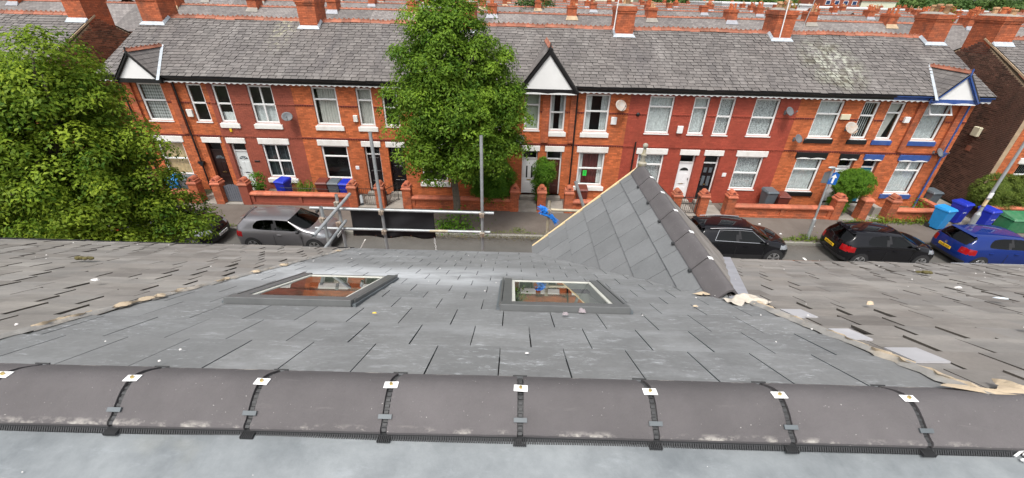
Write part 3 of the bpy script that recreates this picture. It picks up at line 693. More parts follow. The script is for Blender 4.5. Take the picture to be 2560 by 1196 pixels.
b.build('ridge_saddle_mortar', pm('pale_mortar', (0.52, 0.47, 0.40), .9, .25, 14, .8, 60), gro, smooth=60)

# ---- neighbours with the old slates
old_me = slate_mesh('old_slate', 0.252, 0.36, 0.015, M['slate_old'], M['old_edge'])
def old_roof(h, x0, x1, seed, skip=None, gutter=None):
    r_ = random.Random(seed)
    rf = deck(h, x0, x1, -0.05, 4.52, [], M['old_edge'])
    g, w = 0.226, 0.262; k = 0; s = -0.06
    while s < 4.5:
        off = x0+(0.5*w if k % 2 else 0)
        for i in range(-1, 17):
            xa, xb = max(x0+0.004, off+i*w+r_.uniform(-.012, .012)), min(x1-0.004, off+(i+1)*w)
            if xb-xa < 0.05: continue
            xc = (xa+xb)/2; yc = roofp(xc, s+0.1).y
            if skip and skip(xa, yc) and skip(xb, yc): continue
            wave = 0.007*math.sin(xc*2.3+seed)+0.006*math.sin(s*3.1+xc*1.1)+0.004
            lift = wave+r_.uniform(0, 0.006)
            tl = 0.064+r_.uniform(-0.012, 0.014); slip = -r_.random()**6*0.06
            p = roofp(xc, s+slip, lift+0.006)-h.location
            L = min(0.34, 4.53-s)
            link('slate', old_me, rf, p, (AL-tl, r_.uniform(-0.028, 0.028), math.pi+r_.uniform(-0.022, 0.022)), ((xb-xa-r_.uniform(.005, .012))/0.252, L/0.36, 1))
        k += 1; s += g
    return rf
nb = []
for (x0, x1, lab, sd) in ((-6.22, XL-0.012, 'near house with brown weathered slates directly left of the re-roofed house', 3), (-10.1, -6.22, 'leftmost near house, its weathered slates reaching the picture\'s left edge', 5),
                      (XR+0.012, 5.65, 'near house with grey weathered slates directly right of the re-roofed house', 8), (5.65, 9.5, 'rightmost near house, its grey weathered slates reaching the picture\'s right edge', 11)):
    h = near_house(lab, x0, x1); nb.append(h); house_body(h, x0+0.012, x1-0.012)
    rf = old_roof(h, x0, x1, sd, (lambda x, y: x > GX and in_gable(x, y)) if sd == 8 else None)
    b = MB(h.location); b.add([(x0, 0.98, 7.72), (x1, 0.98, 7.72), (x1, -3.5, 5.4), (x0, -3.5, 5.4)], [(0, 1, 2, 3)]); b.build('rear_slope', M['slate_far'], h)
    n = int((x1-x0)/0.455)
    for i in range(n):
        xc = x0+(i+0.5)*(x1-x0)/n
        link('ridge_tile', tile_me, rf, Vector((xc, RY, RZ))-h.location, (rng.uniform(-.02, .02), rng.uniform(-.01, .01), 0))
    for i in range(2):
        pass
# gutters along the near eaves
def gutter(h, x0, x1, mat, z=EZ-0.03, y=EY+0.05, sag=0.0):
    b = MB(h.location); pr = [(-0.055, 0.02), (-0.05, -0.02), (-0.03, -0.05), (0, -0.06), (0.03, -0.05), (0.05, -0.02), (0.055, 0.02), (0.048, 0.02), (0.043, -0.018), (0.026, -0.044), (0, -0.053), (-0.026, -0.044), (-0.043, -0.018), (-0.048, 0.02)]
    N = len(pr); vs = [(x, y+p[0]+0.02, z+p[1]+sag*((x-x0)/(x1-x0)-0.5)) for x in (x0, x1) for p in pr]
    b.add(vs, [(i, (i+1) % N, N+(i+1) % N, N+i) for i in range(N)]); b.build('gutter', mat, h, smooth=50)
    b = MB(h.location); b.box(x0, x1, EY-0.02, EY+0.01, EZ-0.22, EZ-0.05); b.build('fascia', M['blackmat'], h)
gutter(nb[0], -6.2, XL, M['blackmat'], z=EZ-.06); gutter(nb[1], -10.1, -6.24, M['blackmat'], z=EZ-0.05)
gutter(nb[2], 3.05, 5.65, M['rust'], z=EZ-0.085); gutter(nb[3], 5.69, 6.5, M['rust'], z=EZ-0.08)
gutter(nb[3], 6.5, 9.5, M['lead'], z=EZ-0.055); gutter(own, XL+0.03, 0.35, M['blackmat'], z=EZ-0.08)
# sandy mortar smeared where old and new slates meet
def fillet(h, x, s0, s1, wl, wr, hl, hr, seed):
    r_ = random.Random(seed); b = MB(h.location); n = int((s1-s0)/.04); L = []
    for i in range(n+1):
        s = s0+(s1-s0)*i/n; L.append((roofp(x-wl*r_.uniform(.5, 1.3), s, hl), roofp(x+r_.uniform(-.006, .006), s, max(hl, hr)+r_.uniform(.0, .006)), roofp(x+wr*r_.uniform(.5, 1.3), s, hr)))
    b.add([p for q in L for p in q], [(3*i+j, 3*i+j+1, 3*i+4+j, 3*i+3+j) for i in range(n) for j in (0, 1)]); b.build('mortar_joint', M['joint'], h, smooth=60)
M['joint'] = pm('grey_mortar', (0.26, 0.25, 0.235), .9, .3, 9, .7, 60, dirt=(.5, .42, .32), dirt_amt=.7, dscale=4)
fillet(nb[0], XL-.004, .05, 4.53, .022, .022, .030, .018, 1); fillet(nb[2], XR+.012, 2.9, 4.53, .030, .022, .016, .034, 2)
def mortar(name, segs, seed, h):
    r_ = random.Random(seed)
    for (x, s0, s1, w0, w1) in segs:
        b = MB(h.location); n = max(8, int((s1-s0)/0.018)); L = []
        for i in range(n+1):
            s = s0+(s1-s0)*i/n; e = min(1, 6*min(i/n, 1-i/n)+0.1)*(.55+.45*math.sin(s*31+x)*math.sin(s*13))+.12
            L.append((roofp(x-w0*e*r_.uniform(0.4, 0.9), s, 0.024), roofp(x+.012*math.sin(s*40)+r_.uniform(-.006, .006), s, 0.010*e+0.032+r_.uniform(0, .004)), roofp(x+w1*e*r_.uniform(0.45, 1.0), s, 0.026)))
        vs = [p for q in L for p in q]
        b.add(vs, [(3*i+j, 3*i+j+1, 3*i+4+j, 3*i+3+j) for i in range(n) for j in (0, 1)])
        b.build(name, M['mortar'], h, smooth=60)
mortar('mortar_fillet', [(XL-0.01, 4.15, 4.5, 0.03, 0.01), (XL-0.01, 3.72, 4.02, 0.05, 0.02), (XL, 3.25, 3.62, 0.045, 0.05), (XL-0.01, 3.05, 3.2, 0.02, 0.03), (XL, 2.6, 2.78, 0.04, 0.03), (XL, 2.2, 2.3, 0.05, 0.04), (XL+0.02, 1.75, 1.86, 0.06, 0.05), (XL, 0.4, 0.5, 0.08, 0.05)], 4, nb[0])
mortar('mortar_fillet', [(XR+0.015, 3.98, 4.52, 0.012, 0.075), (XR+0.02, 3.72, 3.98, 0.012, 0.045), (XR+0.02, 3.42, 3.6, 0.015, 0.03), (XR+0.03, 2.98, 3.3, 0.05, 0.06), (GX-0.18, 2.70, 2.78, 0.08, 0.08), (XR+0.20, 4.38, 4.50, 0.05, 0.06)], 9, nb[2])
b = MB(nb[2].location)
b.grid(lambda u, v: roofp(XR+0.02+u*(0.26+.03*math.sin(v*7))-0.12*v, 4.53-v*(0.07+.03*math.sin(u*8)), 0.034+0.006*math.sin(u*9)*math.sin(v*4)), 14, 6); b.build('mortar_bed', M['mortar'], nb[2], smooth=60)
# pale replacement slates beside the join
pale_me = slate_mesh('pale_slate', 0.252, 0.36, 0.010, pm('pale_lilac_slate', (0.40, 0.395, 0.41), 0.6, 0.08, 6, rnd=0.1))
for (x, s, w) in ((XR+0.17, 3.26, 0.19), (XR+0.20, 4.04, 0.22), (XR+0.14, 3.72, 0.16)):
    link('slate', pale_me, nb[2], roofp(x-.02, s-0.05, 0.030)-nb[2].location, (AL-0.06, 0, math.pi+rng.uniform(-.03, .03)), (w/0.252*.75, 0.45, 1))
# ------------------------------------------------------------------ bits lying on the near roof
def chip(name, label, cat, x, s, r, mat, h=0.03, flat=0.35, seed=0, group=None):
    r_ = random.Random(seed+int(x*100)+int(s*1000)); c = roofp(x, s, h)
    b = MB(c); n = 8
    ring = [(c+Vector((math.cos(2*math.pi*i/n)*r*r_.uniform(0.7, 1.2), math.sin(2*math.pi*i/n)*r*0.7*r_.uniform(0.7, 1.2)*CA, -math.sin(2*math.pi*i/n)*r*0.7*SA))) for i in range(n)]
    top = [c+(p-c)*r_.uniform(0.45, 0.75)+Vector((0, SA, CA))*r*flat*r_.uniform(0.7, 1.3) for p in ring]
    b.hexa(ring, top); return tag(b.build(name, mat), label, cat, group)
lilac = pm('lilac_stone', (0.30, 0.26, 0.275), 0.8, 0.3, 25, 0.6, 60)
chip('stone_chip', 'lilac stone chip lying on the slates above the skylight nearer the gable', 'stone', 0.335, 3.52, 0.020, lilac, 0.03, 0.7, 1)
chip('stone_chip', 'lilac stone chip leaning on the head of the skylight nearer the gable', 'stone', 0.455, VS1+0.012, 0.026, lilac, 0.022, 0.9, 2)
chip('stone_chip', 'round buff pebble on the new slates below the gable ridge end', 'stone', 1.27, 3.20, 0.020, M['mortar'], 0.028, 0.4, 3)
chip('stone_chip', 'yellow chip on the new slates between the two skylights', 'stone', -0.80, 3.60, 0.012, M['yellow'], 0.03, 0.4, 4)
chip('stone_chip', 'small white chip on the course nearest the ridge tiles', 'stone', 0.08, 4.20, 0.010, M['chip'], 0.026, 0.3, 5)
chip('stone_chip', 'buff shard standing on the old slates right of the gable valley', 'stone', 2.62, 3.02, 0.026, M['mortar'], 0.035, 0.8, 6)
chip('paper_scrap', 'pale blue paper scrap on the right old slates', 'scrap', 3.92, 2.72, 0.055, pm('pale_paper', (0.62, 0.70, 0.76), 0.7, 0.1), 0.05, 0.12, 7)
chip('stone_chip', 'white chip near the far right of the old slates', 'stone', 4.05, 2.28, 0.032, M['chip'], 0.05, 0.4, 8)
chip('plaster_flake', 'long plaster flake on the right old slates nearest the camera', 'flake', 3.05, 3.62, 0.04, M['chip'], 0.05, 0.35, 9)
chip('plaster_flake', 'pale slate flake on the left old slates', 'flake', -4.35, 3.00, 0.045, M['leadpale'], 0.05, 0.2, 10)
chip('plaster_flake', 'white flake on the left old slates nearest the join', 'flake', -3.1, 2.95, 0.035, M['chip'], 0.05, 0.3, 12)
r2 = random.Random(21)
b = MB((0, 0, 0))                # grit and specks: too many to count
for i in range(140):
    x = r2.uniform(-7.5, 7.5); s = r2.uniform(0.1, 4.45); new = XL < x < XR
    if new and (in_gable(x, roofp(x, s).y) or any(q0-0.05 < x < q1+0.05 and VS0-0.05 < s < VS1+0.05 for q0, q1 in VEL)): continue
    if x > GX and in_gable(x, roofp(x, s).y): continue
    c = roofp(x, s, 0.027 if new else 0.036); r = r2.uniform(0.002, 0.007)*(1 if new else 1.3)
    b.hexa([c+Vector((r, 0, 0)), c+Vector((0, r, 0)), c+Vector((-r, 0, 0)), c+Vector((0, -r, 0))], [c+Vector((r*.4, 0, r*.6)), c+Vector((0, r*.4, r*.6)), c+Vector((-r*.4, 0, r*.6)), c+Vector((0, -r*.4, r*.6))])
for i in range(60):
    x = r2.uniform(XL, XR); y = r2.uniform(0.3, 0.82); c = Vector((x, y, 7.672)); r = r2.uniform(0.001, 0.003)
    b.hexa([c+Vector((r, 0, 0)), c+Vector((0, r, 0)), c+Vector((-r, 0, 0)), c+Vector((0, -r, 0))], [c+Vector((r*.4, 0, r*.6)), c+Vector((0, r*.4, r*.6)), c+Vector((-r*.4, 0, r*.6)), c+Vector((0, -r*.4, r*.6))])
tag(b.build('roof_grit', M['chip']), 'pale grit and mortar specks scattered over the near roofs', 'grit', kind='stuff')
for i, (x, s, lab) in enumerate(((-5.6, 3.0, 'left old slates nearest the camera'), (-4.6, 2.55, 'left old slates above a long dark joint'), (-6.6, 1.1, 'left old slates near the gutter at the picture edge'), (-4.3, 1.85, 'left old slates halfway down'), (5.9, 1.6, 'right old slates, the largest clump there'), (4.75, 1.25, 'right old slates below the rusty gutter end'), (3.2, 3.72, 'right old slates nearest the ridge'))):
    r_ = random.Random(i); b = MB(roofp(x, s, 0.05))
    for j in range(7):
        c = roofp(x+r_.uniform(-.06, .06), s+r_.uniform(-.02, .02), 0.05); b.ball(c, (r_.uniform(.02, .04), r_.uniform(.015, .025), r_.uniform(.012, .022)), 7, 5)
    tag(b.build('moss_clump', M['moss'], smooth=True), 'brown moss clump on the '+lab, 'moss')
b = MB((1.80, 0.87, 7.66)); r_ = random.Random(3)
for j in range(9):
    a = Vector((1.74+r_.uniform(0, .05), 0.86+r_.uniform(-.03, .03), 7.672)); q = a+Vector((r_.uniform(.02, .09), r_.uniform(-.05, .05), r_.uniform(0, .035))); b.tube(a, q, 0.004, 5)
tag(b.build('cable_tie_bundle', M['cloth']), 'white plastic strands at the right end of the ridge tiles', 'strap')

# ------------------------------------------------------------------ scaffold at the front eave
sc = thing('scaffold', 'galvanised tube scaffold rising behind the near eave', 'scaffold', (-1.2, 5.95, -0.1))
def stube(p, q, mat='steel', r=0.0242, name='tube'):
    b = MB(sc.location); d = (Vector(q)-Vector(p)).normalized()
    b.tube(p, q, r, 14, cap=False); b.tube(Vector(q)-d*0.002, Vector(p)+d*0.002, r*0.86, 14, cap=False)
    return b.build(name, M[mat], sc, smooth=40)
def coupler(c, ax='x', mat='coupler'):
    b = MB(sc.location); x, y, z = c
    b.tube((x, y-0.05, z), (x, y+0.02, z), 0.036, 8); b.box(x-0.034, x+0.034, y-0.058, y+0.0, z-0.034, z+0.034)
    b.tube((x+0.045, y-0.03, z+0.02), (x-0.045, y-0.03, z+0.02), 0.010, 6); b.tube((x, y-0.06, z-0.045), (x, y-0.06, z+0.045), 0.009, 6)
    b.build('coupler', M[mat], sc, bevel=0.003)
stube((-2.075, 5.9, -0.05), (-2.07, 5.9, 7.25)); stube((-0.49, 5.9, -0.05), (-0.48, 5.9, 7.24))
stube((-2.90, 6.02, -0.05), (-2.80, 6.02, 6.20)); stube((-2.84, 5.42, -0.05), (-2.78, 5.42, 6.28))
stube((0.56, 5.9, -0.05), (0.565, 5.9, 6.24), 'steelold')
stube((-3.23, 5.95, 5.985), (-0.30, 5.95, 5.975)); stube((-3.22, 5.95, 5.62), (-0.36, 5.95, 5.625))
b = MB(sc.location); b.tube((-1.35, 5.95, 5.6226), (-1.05, 5.95, 5.6236), 0.0247, 14); b.build('paint_band', M['steelold'], sc, smooth=40)
stube((-2.70, 6.30, 6.085), (-2.68, 4.85, 6.115)); stube((-2.755, 6.08, 5.70), (-2.735, 5.10, 5.72))
stube((0.50, 5.94, 6.07), (1.16, 5.94, 6.06), 'steelold'); stube((0.95, 5.98, 6.54), (1.15, 5.98, 6.04))
stube((-2.52, 6.3, 6.05), (-2.40, 6.0, 6.05))
for c in ((-2.075, 5.90, 5.98), (-0.486, 5.90, 5.977), (-0.487, 5.90, 5.625), (-2.075, 5.90, 5.622), (-2.80, 6.0, 6.06), (-2.79, 5.42, 6.08), (-2.83, 5.99, 5.70), (0.563, 5.91, 6.07)): coupler(c)
for x in (-2.076, -0.487, -2.86, 0.562):
    b = MB(sc.location); b.box(x-0.045, x+0.045, 5.86, 5.95, 5.14, 5.16); b.tube((x, 5.9, 5.16), (x, 5.9, 5.24), 0.03, 10); b.build('spigot_plate', M['leadpale'], sc)
    b = MB(sc.location); b.box(x-0.075, x+0.075, 5.825, 5.975, -0.1, -0.05); b.build('base_plate', M['steel'], sc)
b = MB(sc.location)
b.hexa([(-2.58, 5.93, 5.20), (-2.565, 5.93, 5.20), (-2.43, 5.93, 5.42), (-2.45, 5.93, 5.42)], [(-2.58, 5.97, 5.20), (-2.565, 5.97, 5.20), (-2.43, 5.97, 5.42), (-2.45, 5.97, 5.42)]); b.build('timber_lath', M['whitepaint'], sc)
# black debris sheet tied to the ledgers
def sheet_pt(u, v):
    x = -2.61+u*1.34-(0.03*v*(1-u)); z = 5.965-v*0.50+0.012*math.sin(u*math.pi*4)*v-0.012*v*math.sin(u*9)
    return (x, 5.992+0.03*math.sin(u*7+v*1.3)*v*0.9+0.022*math.sin(u*15+v*4)*v, z)
b = MB((-1.95, 5.99, 5.4)); b.grid(sheet_pt, 48, 14); sh = b.build('debris_sheet', M['sheet'], smooth=70)
md = sh.modifiers.new('solid', 'SOLIDIFY'); md.thickness = 0.003
tag(sh, 'black plastic sheet tied between the scaffold ledgers', 'sheet')
for u, v in ((0.02, 0.03), (0.03, 0.96), (0.27, 0.96), (0.47, 0.95), (0.70, 0.96), (0.98, 0.97)):
    p = Vector(sheet_pt(u, v)); b = MB(sh.location); b.tube(p+Vector((0, -0.008, 0)), p+Vector((0, -0.003, 0)), 0.010, 10); b.build('eyelet', M['chrome'], sh)
b = MB(sh.location); p = Vector(sheet_pt(0.98, 0.97))
b.path([p, p+Vector((0.02, -.01, -.09)), p+Vector((0.005, -.02, -.17)), p+Vector((0.04, -.02, -.27))], 0.004, 5); b.path([p, p+Vector((-0.005, -.01, -.1)), p+Vector((0.03, -.02, -.17)), p+Vector((0.0, -.02, -.25))], 0.004, 5)
b.build('tie_cord', M['cloth'], sh)
# blue net bundle on the short standard
b = MB((0.50, 5.93, 5.9)); r_ = random.Random(5)
def bund(t): return Vector((0.44+0.25*t, 5.88, 6.10-0.10*t-.12*t*t))
for j in range(70):              # crumpled strands gathered round the knot and trailing down
    t = r_.random()**1.4; c = bund(t); w = .062*(1-t)+.014; d1 = Vector((r_.uniform(-1, 1), r_.uniform(-.7, .7), r_.uniform(-1, 1))).normalized()*w; d2 = Vector((r_.uniform(-1, 1), r_.uniform(-.7, .7), r_.uniform(-1, 1))).normalized()*w; e = bund(min(1, t+.18))+d2*.6
    b.path([c+d1, c+d2, e], r_.uniform(.006, .013), 5)
for j in range(12):
    a = bund(.75)+Vector((0, 0, r_.uniform(-.03, .03))); b.tube(a, a+Vector((r_.uniform(.06, .13), -.01, r_.uniform(-.13, -.04))), 0.007, 5, 0.001)
tag(b.build('blue_net', M['net'], smooth=60), 'bundle of bright blue netting tied on the short scaffold tube', 'netting')
# ------------------------------------------------------------------ street
def struct(o): return tag(o, kind='structure')
b = MB(); b.add([(-1500, -600, -0.16), (1500, -600, -0.16), (1500, 2500, -0.16), (-1500, 2500, -0.16)], [(0, 1, 2, 3)]); struct(b.build('ground', M['earth']))
b = MB(); b.grid(lambda u, v: (-70+u*150, 9.3+v*6.4, -0.12+0.05*math.sin(v*math.pi)), 4, 12); struct(b.build('road', M['road'], smooth=True))
b = MB(); b.box(-70, 80, 15.76, 19.6, -0.15, 0.0); pav = struct(b.build('pavement', M['pave']))
b = MB(); b.box(-70, 80, 5.1, 9.28, -0.15, 0.0); pav2 = struct(b.build('near_pavement', M['pave']))
b = MB(); b.box(-0.448, 0.448, 0, 0.128, -0.15, 0.006); kerb_me = b.mesh('kerb_stone', M['kerb'], bevel=0.012)
for i in range(-28, 32):
    link('kerb_stone', kerb_me, pav, (i*0.9, 15.63+rng.uniform(-.004, .004), rng.uniform(-.006, .004)))
    if -16 < i < 16: link('kerb_stone', kerb_me, pav2, (i*0.9, 9.282, rng.uniform(-.006, .004)))
b = MB(); b.add([(11.95, 13.62, -0.085), (12.05, 13.62, -0.085), (12.05, 14.6, -0.092), (11.95, 14.6, -0.092)], [(0, 1, 2, 3)]); tag(b.build('road_marking', M['paint'], pav), kind='structure')

# ------------------------------------------------------------------ terrace across the street
YF = 19.5
OEY, OEZ, ORY, ORZ = 19.13, 5.58, 23.2, 7.62
OA = math.atan2(ORZ-OEZ, ORY-OEY); OC, OS = math.cos(OA), math.sin(OA); OL = math.hypot(ORZ-OEZ, ORY-OEY)
def orp(x, s, h=0.0): return Vector((x, OEY+s*OC-h*OS, OEZ+s*OS+h*OC))
def wall_cells(b, x0, x1, z0, z1, holes, y0, y1):
    xs = sorted({x0, x1} | {v for h in holes for v in h[:2]}); zs = sorted({z0, z1} | {v for h in holes for v in h[2:]})
    for i in range(len(xs)-1):
        j = 0
        while j < len(zs)-1:
            solid = lambda j: not any(h[0] <= xs[i]+1e-6 and h[1] >= xs[i+1]-1e-6 and h[2] <= zs[j]+1e-6 and h[3] >= zs[j+1]-1e-6 for h in holes)
            if not solid(j): j += 1; continue
            k = j
            while k+1 < len(zs)-1 and solid(k+1): k += 1
            b.box(xs[i], xs[i+1], y0, y1, zs[j], zs[k+1]); j = k+1
def brickwork(b, x0, x1, z0, z1, holes, y, seed, L=0.225, Hc=0.075, gap=0.009, th=0.012):
    r_ = random.Random(seed); c = 0; z = z0
    while z < z1-0.03:
        za, zb = z, min(z+Hc-gap, z1); x = x0-(L/2 if c % 2 else 0)
        cut = sorted((h[0], h[1]) for h in holes if h[2] < zb-0.01 and h[3] > za+0.01)
        while x < x1:
            segs = [(max(x, x0), min(x+L-gap, x1))]; x += L
            for q0, q1 in cut: segs = [s for a, e in segs for s in ((a, min(e, q0)), (max(a, q1), e)) if s[1]-s[0] > 0.012]
            for a, e in segs: b.box(a, e, y-r_.uniform(0, 0.003), y+th, za, zb, r_.random())
        c += 1; z += Hc
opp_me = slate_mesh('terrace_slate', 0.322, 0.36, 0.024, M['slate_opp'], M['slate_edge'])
def opp_slates(h, par, x0, x1, seed, me=opp_me, proj=orp, L=OL, ang=OA, skip=None, w=0.33, g=0.2165, lim=(-18.365, 20.945)):
    r_ = random.Random(seed); k = 0; s = -0.03
    while s < L-0.05:
        off = -60+(0.5*w if k % 2 else 0)+.06*math.sin(k*2.4)
        for i in range(int((x0-off)/w)-1, int((x1-off)/w)+2):
            ca = off+(i+.5)*w
            if lim is None and not (x0 <= ca < x1): continue       # slates bond across the party lines
            if lim and not (x0-(w if x0 <= lim[0]+.01 else 0) <= ca < x1+(w if x1 >= lim[1]-.01 else 0)): continue
            xa, xb = off+i*w+r_.uniform(-.01, .01), off+(i+1)*w
            if lim: xa, xb = max(xa, lim[0]+.003), min(xb, lim[1]-.003)
            if xb-xa < 0.05: continue
            xc = (xa+xb)/2; p = proj(xc, s-r_.random()**8*0.05, 0.034+0.010*math.sin(xc*1.3+s)+r_.uniform(0, 0.006))
            if skip and skip(xa, p) and skip(xb, p): continue
            link('slate', me, par, p-h.location, (ang-0.085+r_.uniform(-.012, .012), r_.uniform(-.02, .02), r_.uniform(-.02, .02)), ((xb-xa-r_.uniform(.016, .03))/0.322, min(0.34, L-s)/0.36, 1))
        k += 1; s += g
def terra_ridge(L, mat):
    b = MB(); pr = [(-0.15, -0.085), (-0.03, 0.012), (-0.032, 0.03), (0, 0.055), (0.032, 0.03), (0.03, 0.012), (0.15, -0.085), (0.14, -0.1), (0, -0.01), (-0.14, -0.1)]
    b.prism(pr, 'x', -L/2+0.004, L/2-0.004)
    for q in (-0.25, 0.25): b.prism([(q*L-0.055, 0.03), (q*L+0.055, 0.03), (q*L+0.04, 0.085), (q*L, 0.105), (q*L-0.04, 0.085)], 'y', -0.014, 0.014)
    return b.mesh('terracotta_ridge_tile', mat)
TW = 3.825/8
tr_me = terra_ridge(TW, M['terracotta'])
def wavy(u, n): return 0.5-0.5*math.cos(u*2*math.pi*n)
def curtain(h, par, kind, x0, x1, z0, z1, y=19.70):
    mats = {'net': 'curt_net', 'grey': 'curt_grey', 'cream': 'curt_cream', 'lace': 'curt_lace', 'check': 'curt_check', 'green': 'curt_green', 'white': 'curt_white', 'red': 'curt_red'}
    spans = {'sides': [(0, .28), (.72, 1)], 'redsides': None}
    def panel(xa, xb, za, zb, mt, n, amp, yy=y):
        b = MB(h.location); b.grid(lambda u, v: (xa+(xb-xa)*u, yy+amp*math.sin(u*math.pi*2*n)+amp*.5*math.sin(u*19+v*2), za+(zb-za)*v), max(8, int(n*8)), 2); b.build('curtain', M[mt], par, smooth=True)
    w = x1-x0
    if kind == 'dark': return
    if kind == 'sides': panel(x0, x0+w*.26, z0, z1, 'curt_white', 3, .02); panel(x1-w*.30, x1, z0, z1, 'curt_net', 3, .02); return
    if kind == 'redsides':
        panel(x0, x0+w*.16, z0, z1, 'curt_white', 2, .015); panel(x1-w*.18, x1, z0, z1, 'curt_white', 2, .015); panel(x0+w*.1, x1-w*.1, z0, z1, 'curt_red', 6, .02, y+.06); return
    if kind == 'half': panel(x0, x1, z0, z0+(z1-z0)*.24, 'curt_white', 4, .012); return
    if kind == 'lowhalf': panel(x0, x1, z0, z0+(z1-z0)*.52, 'curt_net', 4, .012); return
    if kind == 'blind':
        n = int(w/0.089)
        b = MB(h.location)
        for i in range(n): b.add([(x0+i*w/n, y, z0), (x0+(i+.82)*w/n, y+.05, z0), (x0+(i+.82)*w/n, y+.05, z1), (x0+i*w/n, y, z1)], [(0, 1, 2, 3)])
        b.build('blind', M['curt_net'], par); return
    if kind == 'shutter':
        for q0, q1 in ((0, .44), (.56, 1)):
            b = MB(h.location)
            for i in range(24): b.box(x0+w*q0, x0+w*q1, y, y+.012, z0+(z1-z0)*i/24, z0+(z1-z0)*(i+.35)/24)
            for f in (q0, (q0+q1)/2, q1): b.box(x0+w*f-.018, x0+w*f+.018, y-.012, y-.002, z0, z1)
            b.build('shutter', M['curt_white'] if False else M['greylid'], par)
        return
    if kind == 'greyoff': panel(x0+w*.12, x1, z0, z1, 'curt_grey', 7, .018); return
    if kind == 'drape':
        b = MB(h.location); b.add([(x0, y, z0), (x0+w*.55, y, z0), (x1, y, z1), (x0, y, z1)], [(0, 1, 2, 3)]); b.build('curtain', M['curt_grey'], par); return
    n = {'net': 9, 'lace': 6, 'check': 3, 'green': 10, 'grey': 8, 'cream': 5, 'white': 6}[kind]
    panel(x0, x1, z0, z1, mats[kind], n, 0.012 if kind in ('check', 'lace') else 0.009)
def window(h, x0, x1, z0, z1, style, cur, open_=False):
    y0, y1 = 19.56, 19.62; f = 0.076
    b = MB(h.location)
    b.box(x0, x0+f, y0, y1, z0, z1); b.box(x1-f, x1, y0, y1, z0, z1); b.box(x0+f, x1-f, y0, y1, z1-f, z1); b.box(x0+f, x1-f, y0, y1, z0, z0+f)
    panes = []; ix0, ix1, iz0, iz1 = x0+f, x1-f, z0+f, z1-f
    kind, fr = style
    zt = iz0+(iz1-iz0)*fr
    if kind == 'quad':
        xm = (x0+x1)/2; b.box(ix0, ix1, y0-.006, y1, zt-.035, zt+.035); b.box(xm-.035, xm+.035, y0-.004, y1, iz0, zt-.035); b.box(xm-.035, xm+.035, y0-.004, y1, zt+.035, iz1)
        panes = [(ix0, xm-.035, iz0, zt-.035), (xm+.035, ix1, iz0, zt-.035), (ix0, xm-.035, zt+.035, iz1), (xm+.035, ix1, zt+.035, iz1)]
    elif kind == 'top2':
        xm = x0+(x1-x0)*.5; b.box(ix0, ix1, y0-.006, y1, zt-.03, zt+.03); b.box(xm-.045, xm+.045, y0-.004, y1, zt+.03, iz1)
        panes = [(ix0, ix1, iz0, zt-.03), (ix0, xm-.045, zt+.03, iz1), (xm+.045, ix1, zt+.03, iz1)]
    else:
        b.box(ix0, ix1, y0-.006, y1, zt-.036, zt+.036)
        panes = [(ix0, ix1, iz0, zt-.036), (ix0, ix1, zt+.036, iz1)]
    w = b.build('window', M['white'], h, bevel=0.006)
    for i, (a, c, d, e) in enumerate(panes):
        if open_ and i == 1:
            hz = e
            b = MB(h.location); dy = 0.30; n = 4
            P = lambda x, z, o=0: (x, 19.54-dy*(hz-z)/(hz-d)+o, z+0.04)
            for (xa, xb, za, zb) in ((a-.03, a+.03, d, e), (c-.03, c+.03, d, e), (a+.03, c-.03, d, d+.05), (a+.03, c-.03, e-.05, e)):
                b.hexa([P(xa, za), P(xb, za), P(xb, zb), P(xa, zb)], [P(xa, za, .04), P(xb, za, .04), P(xb, zb, .04), P(xa, zb, .04)])
            b.build('open_sash', M['white'], w)
            b = MB(h.location); b.add([P(a+.03, d+.05, .02), P(c-.03, d+.05, .02), P(c-.03, e-.05, .02), P(a+.03, e-.05, .02)], [(0, 1, 2, 3)]); b.build('pane', M['glass'], w, recalc=False)
            continue
        b = MB(h.location); b.add([(a-.01, 19.59, d-.01), (c+.01, 19.59, d-.01), (c+.01, 19.59, e+.01), (a-.01, 19.59, e+.01)], [(0, 1, 2, 3)]); b.build('pane', M['glass'], w, recalc=False)
    curtain(h, w, cur, ix0-.02, ix1+.02, iz0-.02, iz1+.02)
    b = MB(h.location); b.box(x0-.03, x1+.03, 19.462, 19.58, z0-.045, z0-.002); b.build('window_board', M['white'], w)
    return w
